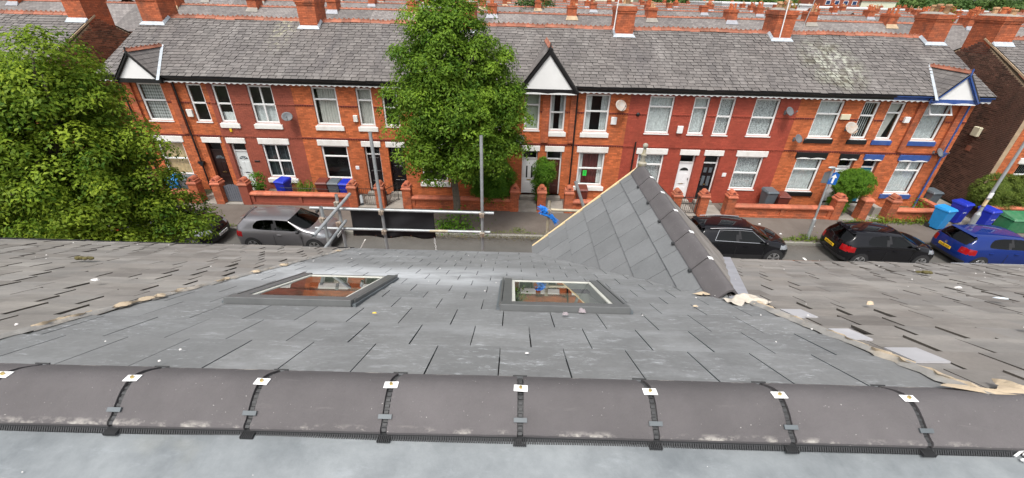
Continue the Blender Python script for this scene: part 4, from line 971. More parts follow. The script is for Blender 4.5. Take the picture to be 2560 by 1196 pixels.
def door(h, x0, x1, mat, frame, style, side):
    z0, zt, z1 = 0.22, 2.05, 2.5; y = 19.68
    b = MB(h.location); f = 0.06
    b.box(x0, x0+f, y-.03, y+.05, z0, z1); b.box(x1-f, x1, y-.03, y+.05, z0, z1); b.box(x0+f, x1-f, y-.03, y+.05, z1-f, z1); b.box(x0+f, x1-f, y-.03, y+.05, zt, zt+f)
    fr = b.build('door_frame', M[frame], h, bevel=0.004)
    b = MB(h.location); b.add([(x0+f, y+.01, zt+f), (x1-f, y+.01, zt+f), (x1-f, y+.01, z1-f), (x0+f, y+.01, z1-f)], [(0, 1, 2, 3)]); b.build('fanlight', M['glass'], fr, recalc=False)
    xa, xb = x0+f+.004, x1-f-.004; w = xb-xa
    b = MB(h.location); b.box(xa, xb, y, y+.045, z0+.01, zt-.004); d = b.build('door', M[mat], h)
    def panel(u0, u1, v0, v1, m=mat, name='panel', t=.012):
        b = MB(h.location); X0, X1, Z0, Z1 = xa+w*u0, xa+w*u1, z0+(zt-z0)*v0, z0+(zt-z0)*v1
        b.box(X0, X1, y-t, y-.001, Z0, Z1); return b.build(name, M[m], d, bevel=0.006)
    if style == 'slit':
        panel(.24, .36, .46, .80, 'dark', 'glazing'); panel(.64, .76, .46, .80, 'dark', 'glazing'); panel(.16, .46, .08, .34); panel(.54, .84, .08, .34)
    elif style == 'six':
        for u0, u1 in ((.14, .46), (.54, .86)):
            panel(u0, u1, .06, .26); panel(u0, u1, .32, .55); panel(u0, u1, .62, .92)
    elif style == 'four':
        for u0, u1 in ((.17, .42), (.58, .83)): panel(u0, u1, .74, .88, 'greylid', 'glazing'); panel(u0, u1, .36, .64, 'greylid', 'glazing'); panel(u0, u1, .07, .26)
    else:
        for u0, u1 in ((.14, .46), (.54, .86)): panel(u0, u1, .07, .30); panel(u0, u1, .40, .70)
        b = MB(h.location); cx, cz, rr = (xa+xb)/2, z0+(zt-z0)*.78, w*.33
        b.prism([(cx+rr*math.cos(R(a)), cz+rr*.75*math.sin(R(a))) for a in range(0, 181, 15)], 'y', y-.010, y-.001); b.build('fan_glazing', M['greylid'] if mat != 'doorwhite' else M['dark'], d)
        if mat != 'doorwhite':
            b = MB(h.location)
            for a in (45, 90, 135): b.tube((cx, y-.014, cz), (cx+rr*math.cos(R(a)), y-.014, cz+rr*.75*math.sin(R(a))), .009, 5)
            b.build('glazing_bar', M[mat], d)
    b = MB(h.location); b.box(xa+w*.33, xa+w*.67, y-.012, y-.001, z0+(zt-z0)*.385, z0+(zt-z0)*.41)
    b.build('letterbox', M['brass'] if mat != 'doorgrey' else M['black'], d)
    b = MB(h.location); hx = xa+w*(.06 if side > 0 else .94); b.tube((hx, y-.04, 1.15), (hx, y-.04, 1.28), .012, 6); b.box(hx-.012, hx+.012, y-.045, y-.001, 1.2, 1.22); b.build('handle', M['chrome'] if mat != 'doorwhite' else M['gateiron'], d)
    b = MB(h.location); b.box(x0-.06, x1+.06, 19.22, 19.70, 0.03, 0.2); b.build('doorstep', M['concrete'], h, bevel=0.01)
def chimney(h, xc, w=0.86, y0=22.62, y1=23.84, top=8.62, pots=4, mat='stack', seed=0, zb=6.9):
    b = MB(h.location); b.box(xc-w/2, xc+w/2, y0, y1, zb, top-.30); b.box(xc-w/2-.03, xc+w/2+.03, y0-.03, y1+.03, top-.298, top-.20)
    b.box(xc-w/2-.06, xc+w/2+.06, y0-.06, y1+.06, top-.198, top-.08); b.box(xc-w/2-.02, xc+w/2+.02, y0-.02, y1+.02, top-.078, top)
    c = b.build('chimney', M[mat], h); r_ = random.Random(seed)
    b = MB(h.location); b.hexa([(xc-w/2+.02, y0+.02, top), (xc+w/2-.02, y0+.02, top), (xc+w/2-.02, y1-.02, top), (xc-w/2+.02, y1-.02, top)], [(xc-w/4, y0+.2, top+.09), (xc+w/4, y0+.2, top+.09), (xc+w/4, y1-.2, top+.09), (xc-w/4, y1-.2, top+.09)]); b.build('flaunching', M['concrete'], c)
    for i in range(pots):
        py = y0+(y1-y0)*(i+.5)/pots; hh = r_.uniform(.25, .55); px = xc+r_.uniform(-.12, .12)
        b = MB(h.location); b.lathe((px, py, top+.03), [(.12, 0), (.11, hh*.7), (.135, hh*.78), (.135, hh*.9), (.11, hh)], 10); b.build('chimney_pot', M[r_.choice(['pot', 'potred'])], c, smooth=40)
    return c
def flashing(h, par, xc, w, y0):
    b = MB(h.location); s = (y0-OEY)/OC
    b.hexa([orp(xc-w/2-.12, s-.16, .045), orp(xc+w/2+.12, s-.16, .045), orp(xc+w/2+.06, s+.02, .05), orp(xc-w/2-.06, s+.02, .05)], [orp(xc-w/2-.12, s-.16, .055), orp(xc+w/2+.12, s-.16, .055), orp(xc+w/2+.02, s+.03, .12), orp(xc-w/2-.02, s+.03, .12)])
    for sd in (-1, 1):
        for i in range(5):
            sa = s+i*.11; b.hexa([orp(xc+sd*(w/2+.005), sa, .03), orp(xc+sd*(w/2+.07), sa, .04), orp(xc+sd*(w/2+.07), sa+.12, .04), orp(xc+sd*(w/2+.005), sa+.12, .03)], [orp(xc+sd*(w/2+.005), sa, .15), orp(xc+sd*(w/2+.02), sa, .15), orp(xc+sd*(w/2+.02), sa+.10, .15), orp(xc+sd*(w/2+.005), sa+.10, .15)])
    b.build('lead_flashing', M['leadpale'], par)
HX0 = -17.775; HW = 3.825
WALL = {'o': ('brick', 'mortar_red'), 'm': ('brick_maroon', 'brick_maroon'), 'r': ('brick_red', 'brick_red')}
S5, T7 = ('sash', .5), ('top', .70)
HS = [ # wall, trim, upper wide, upper narrow, ground window, door(mat, frame, style), sill up, sill ground
 dict(w='o', lab='orange brick terraced house at the left end with small white gable and brown door', uw=(('sash', .55), 'check'), un=(S5, 'dark'), g=(S5, 'cream'), d=('doorbrown', 'doorbrown', 'fan'), su=None, sg=None),
 dict(w='m', lab='maroon painted terraced house with pale grey door', uw=(('quad', .5), 'lowhalf'), un=(S5, 'half'), g=(('quad', .5), 'shutter'), d=('doorgrey', 'white', 'fan'), su='whitepaint', sg='whitepaint'),
 dict(w='o', lab='orange brick terraced house with white-framed black door left of the street tree', uw=(T7, 'greyoff'), un=(T7, 'grey'), g=(T7, 'dark'), d=('doorblack', 'white', 'six'), su='whitepaint', sg='whitepaint'),
 dict(w='o', lab='orange brick terraced house mostly hidden behind the street tree, all black door', uw=(S5, 'dark'), un=(S5, 'dark'), g=(S5, 'dark'), d=('doorblack', 'doorblack', 'fan'), su=None, sg='whitepaint'),
 dict(w='o', lab='orange brick terraced house with white door right behind the street tree', uw=(S5, 'net'), un=(T7, 'green'), g=(S5, 'net'), d=('doorwhite', 'white', 'slit'), su=None, sg='whitepaint'),
 dict(w='o', lab='orange brick terraced house with large white gable and mahogany door', uw=(('sash', .56), 'sides'), un=(S5, 'sides'), g=(('sash', .52), 'redsides'), d=('doorwood', 'white', 'six'), su='whitepaint', sg='whitepaint'),
 dict(w='r', lab='red painted terraced house with white door, nearest the near gable', uw=(('top', .74), 'net'), un=(('top', .74), 'net'), g=(('top', .70), 'lace'), d=('doorwhite', 'white', 'fan'), su=None, sg=None),
 dict(w='r', lab='red painted terraced house with black door of four glazed panels', uw=(S5, 'lace'), un=(S5, 'lace'), g=(S5, 'lace'), d=('doorblack', 'white', 'four'), su=None, sg=None),
 dict(w='o', lab='orange brick terraced house with black lintels and lichened roof', uw=(('top', .66), 'net'), un=(('top', .64), 'blind'), g=(('top', .68), 'net'), d=('doorwhite', 'white', 'fan'), su='black', sg='black'),
 dict(w='o', lab='orange brick terraced house at the right end with blue lintels and blue gable', uw=(('top', .70), 'net'), un=(('top', .74), 'drape'), g=(('top2', .72), 'net'), d=('doorteal', 'white', 'six'), su='blue', sg='blue'),
]
houses = []
GAB = {0: (-16.50, 1.02, 6.55, 'black'), 5: (1.40, 1.32, 7.12, 'black'), 9: (19.20, 1.02, 6.55, 'blue')}
for k, hs in enumerate(HS):
    x0 = HX0+k*HW; x1 = x0+HW; even = k % 2 == 0; party = x1 if even else x0; sg = -1 if even else 1
    if k == 0: x0 -= 0.27
    if k == 9: x1 += 0.17
    h = thing('terraced_house', hs['lab'], 'house', ((x0+x1)/2, 21.0, 0)); houses.append(h)
    bm_, mm_ = WALL[hs['w']]
    uwc = party+sg*2.38 if k not in (0, 9) else (-16.55 if k == 0 else 19.10)
    gwc = party+sg*2.40 if k not in (0, 9) else (-16.63 if k == 0 else 19.17)
    OU = [(uwc-.56, uwc+.56, 3.50, 5.19), (party+sg*.58-.355, party+sg*.58+.355, 3.50, 5.19)]
    OG = (gwc-.63, gwc+.63, 0.80, 2.50); dc = party+sg*.585; OD = (dc-.375, dc+.375, 0.2, 2.5)
    holes = OU+[OG, OD]
    b = MB(h.location); wall_cells(b, x0, x1, 0, 5.42, holes, YF+.009, YF+.26); b.build('wall', M[mm_], h)
    lint = [(OG[0]-.12, OG[1]+.12, 2.5, 2.785), (OD[0]-.09, OD[1]+.09, 2.5, 2.765)]
    b = MB(h.location); brickwork(b, x0, x1, 0.04, 5.40, holes+lint, YF, 100+k)
    tag(b.build('brickwork', M[bm_], h, tints=True), kind='stuff')
    trim = {8: 'black', 9: 'blue'}.get(k, 'whitepaint')
    for a, c, d, e in lint:
        b = MB(h.location); b.box(a, c, YF-.045, YF+.2, d, e); lo = b.build('lintel', M[trim], h, bevel=0.012)
        if trim != 'whitepaint':
            b = MB(h.location); n = 36 ; pts = [(a+.06+(c-a-.12)*i/n, d-.005+.05*abs(math.sin(i/n*math.pi*2.0))) for i in range(n+1)]
            b.prism(pts+[(c-.06, d-.025), (a+.06, d-.025)], 'y', YF-.052, YF-.04); b.build('scalloped_edge', M['white'], lo)
    window(h, *OU[0], *hs['uw'], open_=(k == 9)); window(h, *OU[1], *hs['un']); window(h, *OG, *hs['g'])
    door(h, OD[0], OD[1], *hs['d'], sg)
    if hs['su']:
        for q in OU:
            if k == 0: continue
            b = MB(h.location); b.box(q[0]-.11, q[1]+.11, YF-.06, YF+.1, 3.24, 3.45); b.build('sill', M[hs['su']], h, bevel=0.012)
    if hs['sg']:
        b = MB(h.location); b.box(OG[0]-.13, OG[1]+.13, YF-.07, YF+.1, 0.53 if k != 2 else .66, 0.75); b.build('sill', M[hs['sg']], h, bevel=0.012)
    # dentil string courses and soldier trim
    b = MB(h.location)
    for zz in (4.33, 2.80):
        x = x0+.02
        while x < x1-.06:
            if not any(q[0]-.02 < x+.05 and q[1]+.02 > x and q[2] < zz < q[3] for q in holes):
                b.box(x, x+.05, YF-.028, YF+.004, zz, zz+.045)
            x += .11
        for a, c in [(x0, x1)]:
            segs = [(a, c)]
            for q in holes:
                if q[2] < zz+.06 < q[3]: segs = [s for u, v in segs for s in ((u, min(v, q[0])), (max(u, q[1]), v)) if s[1]-s[0] > .03]
            for u, v in segs: b.box(u, v, YF-.034, YF+.004, zz+.047, zz+.075)
    for a, c, d, e in lint:
        x = a-.05
        while x < c+.02: b.box(x, x+.045, YF-.02, YF+.004, e+.004, e+.06); x += .09
    for q in OU:
        x = q[0]-.05
        while x < q[1]+.02: b.box(x, x+.045, YF-.02, YF+.004, 5.21, 5.27); x += .09
    tag(b.build('dentil_course', M['dentil'] if hs['w'] == 'o' else M[bm_], h), kind='stuff')
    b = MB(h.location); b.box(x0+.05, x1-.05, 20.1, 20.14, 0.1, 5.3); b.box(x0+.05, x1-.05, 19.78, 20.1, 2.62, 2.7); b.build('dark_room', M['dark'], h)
    # roof
    ov = (0.32 if k == 0 else 0, 0.30 if k == 9 else 0); rx0, rx1 = x0-ov[0], x1+ov[1]
    b = MB(h.location)
    b.hexa([orp(rx0, -.03, -.05), orp(rx1, -.03, -.05), orp(rx1, OL, -.05), orp(rx0, OL, -.05)], [orp(rx0, -.03, 0), orp(rx1, -.03, 0), orp(rx1, OL, 0), orp(rx0, OL, 0)])
    ro = b.build('roof', M['slate_edge'], h)
    skip = None
    if k in GAB:
        gx, gw, gz, _ = GAB[k]
        skip = lambda x, p, gx=gx, gw=gw, gz=gz: abs(x-gx) < gw*(gz-p.z)/(gz-5.45)-.12
    opp_slates(h, ro, rx0, rx1, 40+k, skip=skip)
    b = MB(h.location); b.add([(rx0, ORY, ORZ), (rx1, ORY, ORZ), (rx1, 27.4, 5.5), (rx0, 27.4, 5.5)], [(0, 1, 2, 3)]); b.build('rear_slope', M['slate_far'], h)
    b = MB(h.location); b.box(x0, x1, 27.0, 27.2, 0, 5.6); b.build('rear_wall', M['farred'], h)
    for sx in ((x0,) if k == 0 else (x1-.2,) if k == 9 else ()):
        b = MB(h.location); b.prism([(YF+.27, 0), (26.99, 0), (26.99, 5.6), (23.2, 7.5), (YF+.27, 5.62)], 'x', sx, sx+.2); b.build('end_wall', M['stack'], h)
    nt = int(round((rx1-rx0)/TW))
    for i in range(nt): link('ridge_tile', tr_me, ro, Vector((rx0+(i+.5)*(rx1-rx0)/nt, ORY, ORZ+.06+.02*math.sin((rx0+i)*0.8)))-h.location, (rng.uniform(-.03, .03), rng.uniform(-.02, .02), rng.uniform(-.02, .02)), ((rx1-rx0)/nt/TW, 1, 1))
    # eaves: fascia board, gutter, wavy valance
    fx = 'black'
    b = MB(h.location); b.box(rx0, rx1, 19.22, 19.25, 5.33, 5.56); b.box(rx0, rx1, 19.25, 19.52, 5.40, 5.43); b.build('fascia', M[fx if k != 9 else 'blue'], h)
    b = MB(h.location); pr = [(19.09+.06*math.cos(R(a))+.06, 5.53+.065*math.sin(R(a))) for a in range(180, 361, 20)]
    b.prism(pr, 'x', rx0+.003, rx1-.003); b.build('gutter', M[fx if k != 9 else 'blue'], h)
    b = MB(h.location); n = int((rx1-rx0)/.02); top = [(rx0+(rx1-rx0)*i/n, 5.345) for i in range(n+1)]; bot = [(rx0+(rx1-rx0)*i/n, 5.295-.022*math.sin((rx0+(rx1-rx0)*i/n)*2*math.pi/.26)) for i in range(n+1)]
    b.prism(top+bot[::-1], 'y', 19.205, 19.217); b.build('valance', M['white'], h)
    # chimney stacks sit on the party lines away from the doors
    if k in (1, 3, 5, 7): ch = chimney(h, x1, seed=k, pots=(4, 0, 4, 0, 2, 0, 5)[k-1]); flashing(h, ch, x1, .86, 22.62)
    if k == 0: ch = chimney(h, x0+.35, 1.0, seed=k, pots=3); flashing(h, ch, x0+.35, 1.0, 22.62)
    if k == 9: ch = chimney(h, x1-.36, seed=k, pots=4); flashing(h, ch, x1-.36, .86, 22.62)
    # small front gables
    if k in GAB:
        gx, gw, gz, gc = GAB[k]; zf = 5.40; yf = 18.98; ga = math.atan2(gz-zf, gw); gl = math.hypot(gw, gz-zf)
        def q(sd, t, y, hh=0): return Vector((gx+sd*(t*math.cos(ga)+hh*math.sin(ga)), y, gz-t*math.sin(ga)+hh*math.cos(ga)))
        vy = lambda t: OEY+(gz-t*math.sin(ga)-OEZ)/OS*OC
        b = MB(h.location)
        for sd in (-1, 1): b.hexa([q(sd, 0, yf, -.04), q(sd, gl, yf, -.04), q(sd, gl, max(vy(gl), 19.1)+.12, -.04), q(sd, 0, vy(0)+.12, -.04)], [q(sd, 0, yf), q(sd, gl, yf), q(sd, gl, max(vy(gl), 19.1)+.12), q(sd, 0, vy(0)+.12)])
        gr = b.build('gable_roof', M['slate_edge'], h)
        for sd in (-1, 1):
            t1 = gl+.02; rr_ = 0
            while t1 > .08:
                t0 = max(t1-.27, .0); j = -1
                while True:
                    ya = yf+.0+j*.33+(.165 if rr_ % 2 else 0); yb = ya+.318; j += 1
                    if ya > vy(0)+.2: break
                    poly = [(t1, max(ya, yf)), (t1, yb), (t0, yb), (t0, max(ya, yf))]
                    if yb < yf+.05: continue
                    poly = clip_poly(poly, lambda p: vy(p[0])+.02-p[1])
                    if len(poly) < 3 or abs(sum(poly[i][0]*poly[(i+1) % len(poly)][1]-poly[(i+1) % len(poly)][0]*poly[i][1] for i in range(len(poly)))) < .01: continue
                    b = MB(h.location); H_ = lambda t: .006+.016*(t-t0)/(t1-t0)
                    b.hexa([q(sd, t, y, H_(t)-.008) for t, y in poly], [q(sd, t, y, H_(t)) for t, y in poly]); b.build('slate', M['slate_opp'], gr)
                t1 -= .215; rr_ += 1
        n = max(3, int((vy(0)-yf)/.42)); Lr = (vy(0)-yf)/n
        for i in range(n): link('ridge_tile', tr_me, gr, Vector((gx, yf+(i+.5)*Lr, gz+.05))-h.location, (0, 0, R(90)), (Lr/TW, .7, .8))
        b = MB(h.location); b.prism([(gx-gw+.02, zf+.02), (gx+gw-.02, zf+.02), (gx, gz-.05)], 'y', yf+.09, yf+.13); b.build('gable_panel', M['render_white'], h)
        for sd in (-1, 1):
            for (ha, hb, ya, yb) in (((.0, -.13, yf+.0, yf+.035), (-.13, -.18, yf+.045, yf+.075)) if k == 5 else ((.0, -.10, yf, yf+.03), (-.10, -.14, yf+.04, yf+.065))):
                P4 = [q(sd, 0, 0, ha), q(sd, gl+.06, 0, ha), q(sd, gl+.06, 0, hb), q(sd, 0, 0, hb)]
                if sd > 0: P4 = [p+Vector((.001, .001, 0)) for p in P4]
                b = MB(h.location); b.hexa([Vector((p.x, ya+(.002 if sd > 0 else 0), p.z)) for p in P4], [Vector((p.x, yb+(.002 if sd > 0 else 0), p.z)) for p in P4]); b.build('bargeboard', M[gc], h)
        b = MB(h.location); b.box(gx-gw-.02, gx+gw+.02, 19.06, 19.115, zf-.14, zf+.04); b.build('gable_beam', M[gc], h)
        if k != 0:
            b = MB(h.location); n = 60; wv = 2 if k == 5 else 2
            b.prism([(gx-gw+.05+(2*gw-.1)*i/n, zf-.15+.045*abs(math.sin(i/n*math.pi*wv))) for i in range(n+1)]+[(gx+gw-.05, zf-.18), (gx-gw+.05, zf-.18)], 'y', 19.04, 19.055); b.build('scalloped_edge', M['white'], h)
        b = MB(h.location)
        brick_p = [(gx-gw-.05, gx-gw+.22), (gx+gw-.22, gx+gw+.05)]
        for a, c in brick_p+([(gx-.17, gx+.17)] if k == 5 else []): b = MB(h.location); b.box(a, c, YF-.10, YF-.004, 2.95, 5.25); b.build('pilaster', M['stack'], h)
        b = MB(h.location)
        b.hexa([q(0, 0, yf-.02)+Vector((-.04, 0, -.12)), q(0, 0, yf-.02)+Vector((.04, 0, -.12)), q(0, 0, yf+.05)+Vector((.04, 0, -.12)), q(0, 0, yf+.05)+Vector((-.04, 0, -.12))], [q(0, 0, yf)+Vector((-.02, 0, .16)), q(0, 0, yf)+Vector((.02, 0, .16)), q(0, 0, yf+.04)+Vector((.02, 0, .16)), q(0, 0, yf+.04)+Vector((-.02, 0, .16))])
        b.build('gable_finial', M[gc], h)
        if k != 5:      # lead valley on the inner side
            sd = 1 if k == 0 else -1
            b = MB(h.location); vsx = []
            for i in range(7):
                t = gl*i/6; p = q(sd, t, vy(t)); vsx.append((p+Vector((-.02*sd, 0, .05)), p+Vector((.10*sd, .02, .055))))
            b.add([p for pr_ in vsx for p in pr_], [(2*i, 2*i+1, 2*i+3, 2*i+2) for i in range(6)]); b.build('valley_lead', M['leadpale'], h)
# downpipes (parts of their houses)
def pipe(h, x, mat, z0=0.05, z1=5.35, y=19.40, hop=None):
    b = MB(h.location); b.tube((x, y, z0), (x, y, z1), .038, 8)
    if z1 > 5.2: b.path([(x, y, z1-.02), (x-.1, 19.3, 5.45), (x-.1, 19.14, 5.5)], .036, 8)
    for z in np.arange(z0+.3, z1, 1.8): b.tube((x, y, z), (x, y, z+.09), .05, 8)
    if hop: b.hexa([(x-.06, y-.06, hop), (x+.06, y-.06, hop), (x+.06, y+.06, hop), (x-.06, y+.06, hop)], [(x-.15, y-.09, hop+.22), (x+.15, y-.09, hop+.22), (x+.15, y+.07, hop+.22), (x-.15, y+.07, hop+.22)])
    b.build('downpipe', M[mat], h, smooth=40)
pipe(houses[0], -15.33, 'black', hop=1.35); pipe(houses[0], -17.72, 'black'); pipe(houses[5], 2.78, 'black'); pipe(houses[9], 20.32, 'blue', hop=2.75); pipe(houses[6], 5.72, 'black', .05, 3.1)
# meter boxes, vents, alarm, dishes on the facades
def wallbox(h, name, x, z, w, hh, mat, d=.09):
    b = MB(h.location); b.box(x-w/2, x+w/2, YF-d, YF-.005, z-hh/2, z+hh/2); b.build(name, M[mat], h, bevel=0.012)
wallbox(houses[0], 'vent_box', -15.06, 3.90, .26, .34, 'whitepaint'); wallbox(houses[2], 'vent_box', -7.40, 3.84, .20, .30, 'whitepaint')
wallbox(houses[5], 'vent_box', 4.55, 4.05, .26, .34, 'white'); wallbox(houses[6], 'vent_box', 7.68, 3.72, .26, .34, 'white')
wallbox(houses[8], 'vent_box', 15.05, 4.50, .42, .24, 'cream_box'); wallbox(houses[9], 'alarm_box', 17.86, 4.44, .24, .26, 'white', .12)
wallbox(houses[1], 'yellow_box', -13.42, 3.13, .11, .15, 'yellow', .05)
wallbox(houses[7], 'house_sign', 10.35, 1.55, .20, .20, 'white', .03); wallbox(houses[2], 'house_sign', -7.72, 1.42, .18, .18, 'white', .03); wallbox(houses[1], 'number_plate', -12.62, 1.62, .26, .08, 'black', .03)
b = MB(houses[6].location); b.ball((5.62, YF-.03, 4.36), (.09, .05, .09)); b.build('vent_cap', M['black'], houses[6], smooth=True)
b = MB(houses[5].location); b.box(3.42, 3.60, 19.575, 19.58, 1.28, 1.56); cardo = b.build('green_poster', M['green_card'], houses[5])
for i, (wd, zz) in enumerate(((.10, 1.51), (.13, 1.46), (.07, 1.41), (.12, 1.36))):
    b = MB(houses[5].location); b.box(3.51-wd/2, 3.51+wd/2, 19.572, 19.5735, zz, zz+.016); b.build('print_line', M['dark'], cardo)
def dish(x, z, mat, label, r=.27, yaw=20):
    r *= .86
    t = thing('satellite_dish', label, 'satellite dish', (x, YF-.02, z), 'satellite dishes on the terrace front')
    d = Vector((math.sin(R(yaw)), -math.cos(R(yaw))*.8, .55)).normalized(); rot = d.to_track_quat('Z', 'Y').to_matrix()
    b = MB((0, 0, 0)); C_ = Vector((0, -.26, .0)); n = 20
    vs = [C_]; fs = []
    for k_ in range(1, 5):
        for i in range(n):
            a = 2*math.pi*i/n; rr = r*k_/4; vs.append(C_+rot @ Vector((rr*math.cos(a), rr*math.sin(a)*.92, .22*(rr/r)**2*r)))
    fs = [(0, 1+i, 1+(i+1) % n) for i in range(n)]+[(1+k_*n+i, 1+k_*n+(i+1) % n, 1+(k_+1)*n+(i+1) % n, 1+(k_+1)*n+i) for k_ in range(3) for i in range(n)]
    b.add(vs, fs); o = b.build('reflector', M[mat], t, smooth=True); md = o.modifiers.new('solid', 'SOLIDIFY'); md.thickness = .008; md.offset = -1
    b = MB((0, 0, 0)); low = C_+rot @ Vector((0, -r*.9, .05)); lnb = C_+rot @ Vector((0, -r*.5, .33)); b.tube(low, lnb, .012, 6); b.ball(lnb, (.035, .035, .035), 8, 6); b.build('feed_arm', M['dishgrey'], t)
    b = MB((0, 0, 0)); b.path([(0, 0.0, -.1), (0, -.14, -.12), C_-d*.02], .018, 7); b.box(-.05, .05, .0, .012, -.2, 0); b.build('wall_bracket', M['dishgrey'], t)
dish(-10.45, 3.90, 'dishgrey', 'grey satellite dish between the maroon house and its orange neighbour')
dish(4.70, 4.78, 'dishwhite', 'rust-stained pale satellite dish right of the large white gable', .33)
dish(0.22, 3.12, 'dishgrey', 'grey satellite dish above the white door beside the street tree', .28)
dish(12.28, 4.72, 'dishgrey', 'grey satellite dish high on the red house by its last upper window', .26)
dish(13.12, 3.50, 'dishgrey', 'grey satellite dish at the edge of the red paint, above the black lintel', .26)
dish(15.33, 4.05, 'dishwhite', 'large brownish satellite dish under the cream box', .36, 5)
dish(19.92, 3.02, 'dishgrey', 'grey satellite dish beside the blue downpipe', .26)
# ------------------------------------------------------------------ front garden walls, piers and gates
WY = 17.92
PARTY = [-13.95+7.65*i for i in range(5)]
def pier_parts(t, x, y=WY, hgt=0.98, cap=True, w=.40, mat='stack'):
    b = MB(t.location); b.box(x-w/2, x+w/2, y, y+w, 0, hgt); p = b.build('pier', M[mat], t)
    b = MB(t.location); e = .035; b.box(x-w/2-e, x+w/2+e, y-e, y+w+e, hgt+.002, hgt+.055)
    b.hexa([(x-w/2-e, y-e, hgt+.055), (x+w/2+e, y-e, hgt+.055), (x+w/2+e, y+w+e, hgt+.055), (x-w/2-e, y+w+e, hgt+.055)], [(x-w/2+.03, y+.03, hgt+.15), (x+w/2-.03, y+.03, hgt+.15), (x+w/2-.03, y+w-.03, hgt+.15), (x-w/2+.03, y+w-.03, hgt+.15)])
    if cap:
        b.box(x-w/2+.0, x+w/2-.0, y-.0, y+w, hgt+.152, hgt+.19)
        b.prism([(x+(w/2-.06)*math.cos(R(a)), hgt+.19+.15*math.sin(R(a))) for a in range(0, 181, 18)], 'y', y+.03, y+w-.03)
        b2 = MB(t.location); b2.prism([(x+(w/2-.13)*math.cos(R(a)), hgt+.20+.085*math.sin(R(a))) for a in range(0, 181, 30)], 'y', y+.012, y+.029); b2.build('cap_recess', M['dentil'], t)
    b.build('pier_cap', M['coping'], t, bevel=0.006)
def wall_run(t, x0, x1, mat='stack', hgt=.50, y=WY+.06):
    b = MB(t.location); b.box(x0, x1, y+.05, y+.24, 0, hgt); n = max(1, int(round((x1-x0)/2.3)))
    b.box(x0, x1, y, y+.05, 0, .13); b.box(x0, x1, y, y+.05, hgt-.05, hgt)
    for i in range(n+1):
        xx = x0+(x1-x0-.16)*i/n; b.box(xx, xx+.16, y, y+.05, .13, hgt-.05)
    b.build('wall', M[mat], t)
    b = MB(t.location); m_ = max(1, int((x1-x0)/.32))
    prof = [(y-.045, hgt+.002), (y+.30, hgt+.002), (y+.30, hgt+.06), (y+.22, hgt+.13), (y+.04, hgt+.13), (y-.045, hgt+.06)]
    for i in range(m_):
        c = MB(t.location); xa, xb = x0+(x1-x0)*i/m_, x0+(x1-x0)*(i+1)/m_
        c.prism(prof, 'x', xa+.002, xb-.003); c.build('coping', M['coping'], t)
WT = [('left end garden', -18.0, -15.03), ('maroon house and its black-doored neighbour', PARTY[0]+1.28, PARTY[1]-1.28), ('two gardens beside the street tree', PARTY[1]+1.28, PARTY[2]-1.28), ('mahogany-doored house and first red house', PARTY[2]+1.28, PARTY[3]-1.28), ('second red house and black-lintelled house', PARTY[3]+1.28, PARTY[4]-1.28), ('blue-trimmed house at the right end', PARTY[4]+1.28, 20.7)]
for i, (nm, a, c) in enumerate(WT):
    t = thing('garden_wall', 'low red brick garden wall in front of the '+nm, 'garden wall', ((a+c)/2, WY+.1, 0))
    wm = {1: 'brick_maroon', 4: 'stack'}.get(i, 'stack')
    wall_run(t, a+.2 if i else a, c-.2 if i < 5 else c, wm)
    if i: pier_parts(t, a, mat=wm)
    if i < 5: pier_parts(t, c, mat='stack')
    if i in (0, 5):
        xx = a if i == 0 else c
        b = MB(t.location); b.box(xx-.2, xx, WY+.3, YF-.02, 0, .5); b.build('return_wall', M['stack'], t)
        b = MB(t.location); b.box(xx-.24, xx+.04, WY+.36, YF-.03, .502, .60); b.build('return_coping', M['coping'], t)
PNM = ['maroon and brown-doored houses', 'two black doors left of the street tree', 'white door and mahogany door', 'red houses\' doors', 'white and teal doors at the right end']
for i, p in enumerate(PARTY):
    t = thing('gate_pier', 'red brick gate pier between the '+PNM[i], 'gate pier', (p, WY+.2, 0)); pier_parts(t, p, cap=(i != 4))
    for sgn in (-1, 1):
        b = MB(); b.box(p+sgn*.66-.46, p+sgn*.66+.46, WY-.0, 19.21, 0.0, .035)
        struct(b.build('garden_path', M['concrete']))
for i in range(6):
    a, c = WT[i][1], WT[i][2]
    b = MB(); b.box(a+.22, c-.22, WY+.37, YF-.01, 0.0, .022); struct(b.build('front_garden', M['concrete'] if i % 2 else M['earth']))
# low iron rail behind the maroon wall
def iron_gate(x0, x1, label, y=WY+.2, hgt=.95, ang=0):
    t = thing('iron_gate', label, 'gate', (x0, y, 0.03)); w = x1-x0; t.rotation_euler.z = R(ang)
    b = MB(); 
    for z in (.08, .55, hgt-.08): b.box(0, w, -.008, .008, z-.012, z+.012)
    for x in (0, w): b.box(x-.014, x+.014, -.014, .014, 0, hgt)
    b.build('frame', M['gateiron'], t)
    n = 9
    for i in range(1, n):
        b = MB(); x = w*i/n; b.tube((x, 0, .08), (x, 0, hgt-.02 if i % 2 else hgt+.04), .007, 5); b.build('bar', M['gateiron'], t)
    b = MB()
    for s in (-1, 1):
        pts = [(w/2+s*(.03+.12*math.sin(a*.9)), -.01, .35+.2*math.cos(a)) for a in np.linspace(0, 3.6, 12)]; b.path(pts, .008, 5)
    b.build('scroll', M['gateiron'], t); return t
iron_gate(PARTY[1]-1.06, PARTY[1]-.22, 'black iron gate before the white-framed black door')
iron_gate(PARTY[3]-1.06, PARTY[3]-.22, 'black iron gate before the red house with white door')
iron_gate(PARTY[1]+.26, PARTY[1]+1.06, 'open rusty iron gate before the all black door', ang=62)
t = thing('picket_gate', 'grey painted picket gate with curved top before the pale grey door', 'gate', (PARTY[0]+.22, WY+.22, .03))
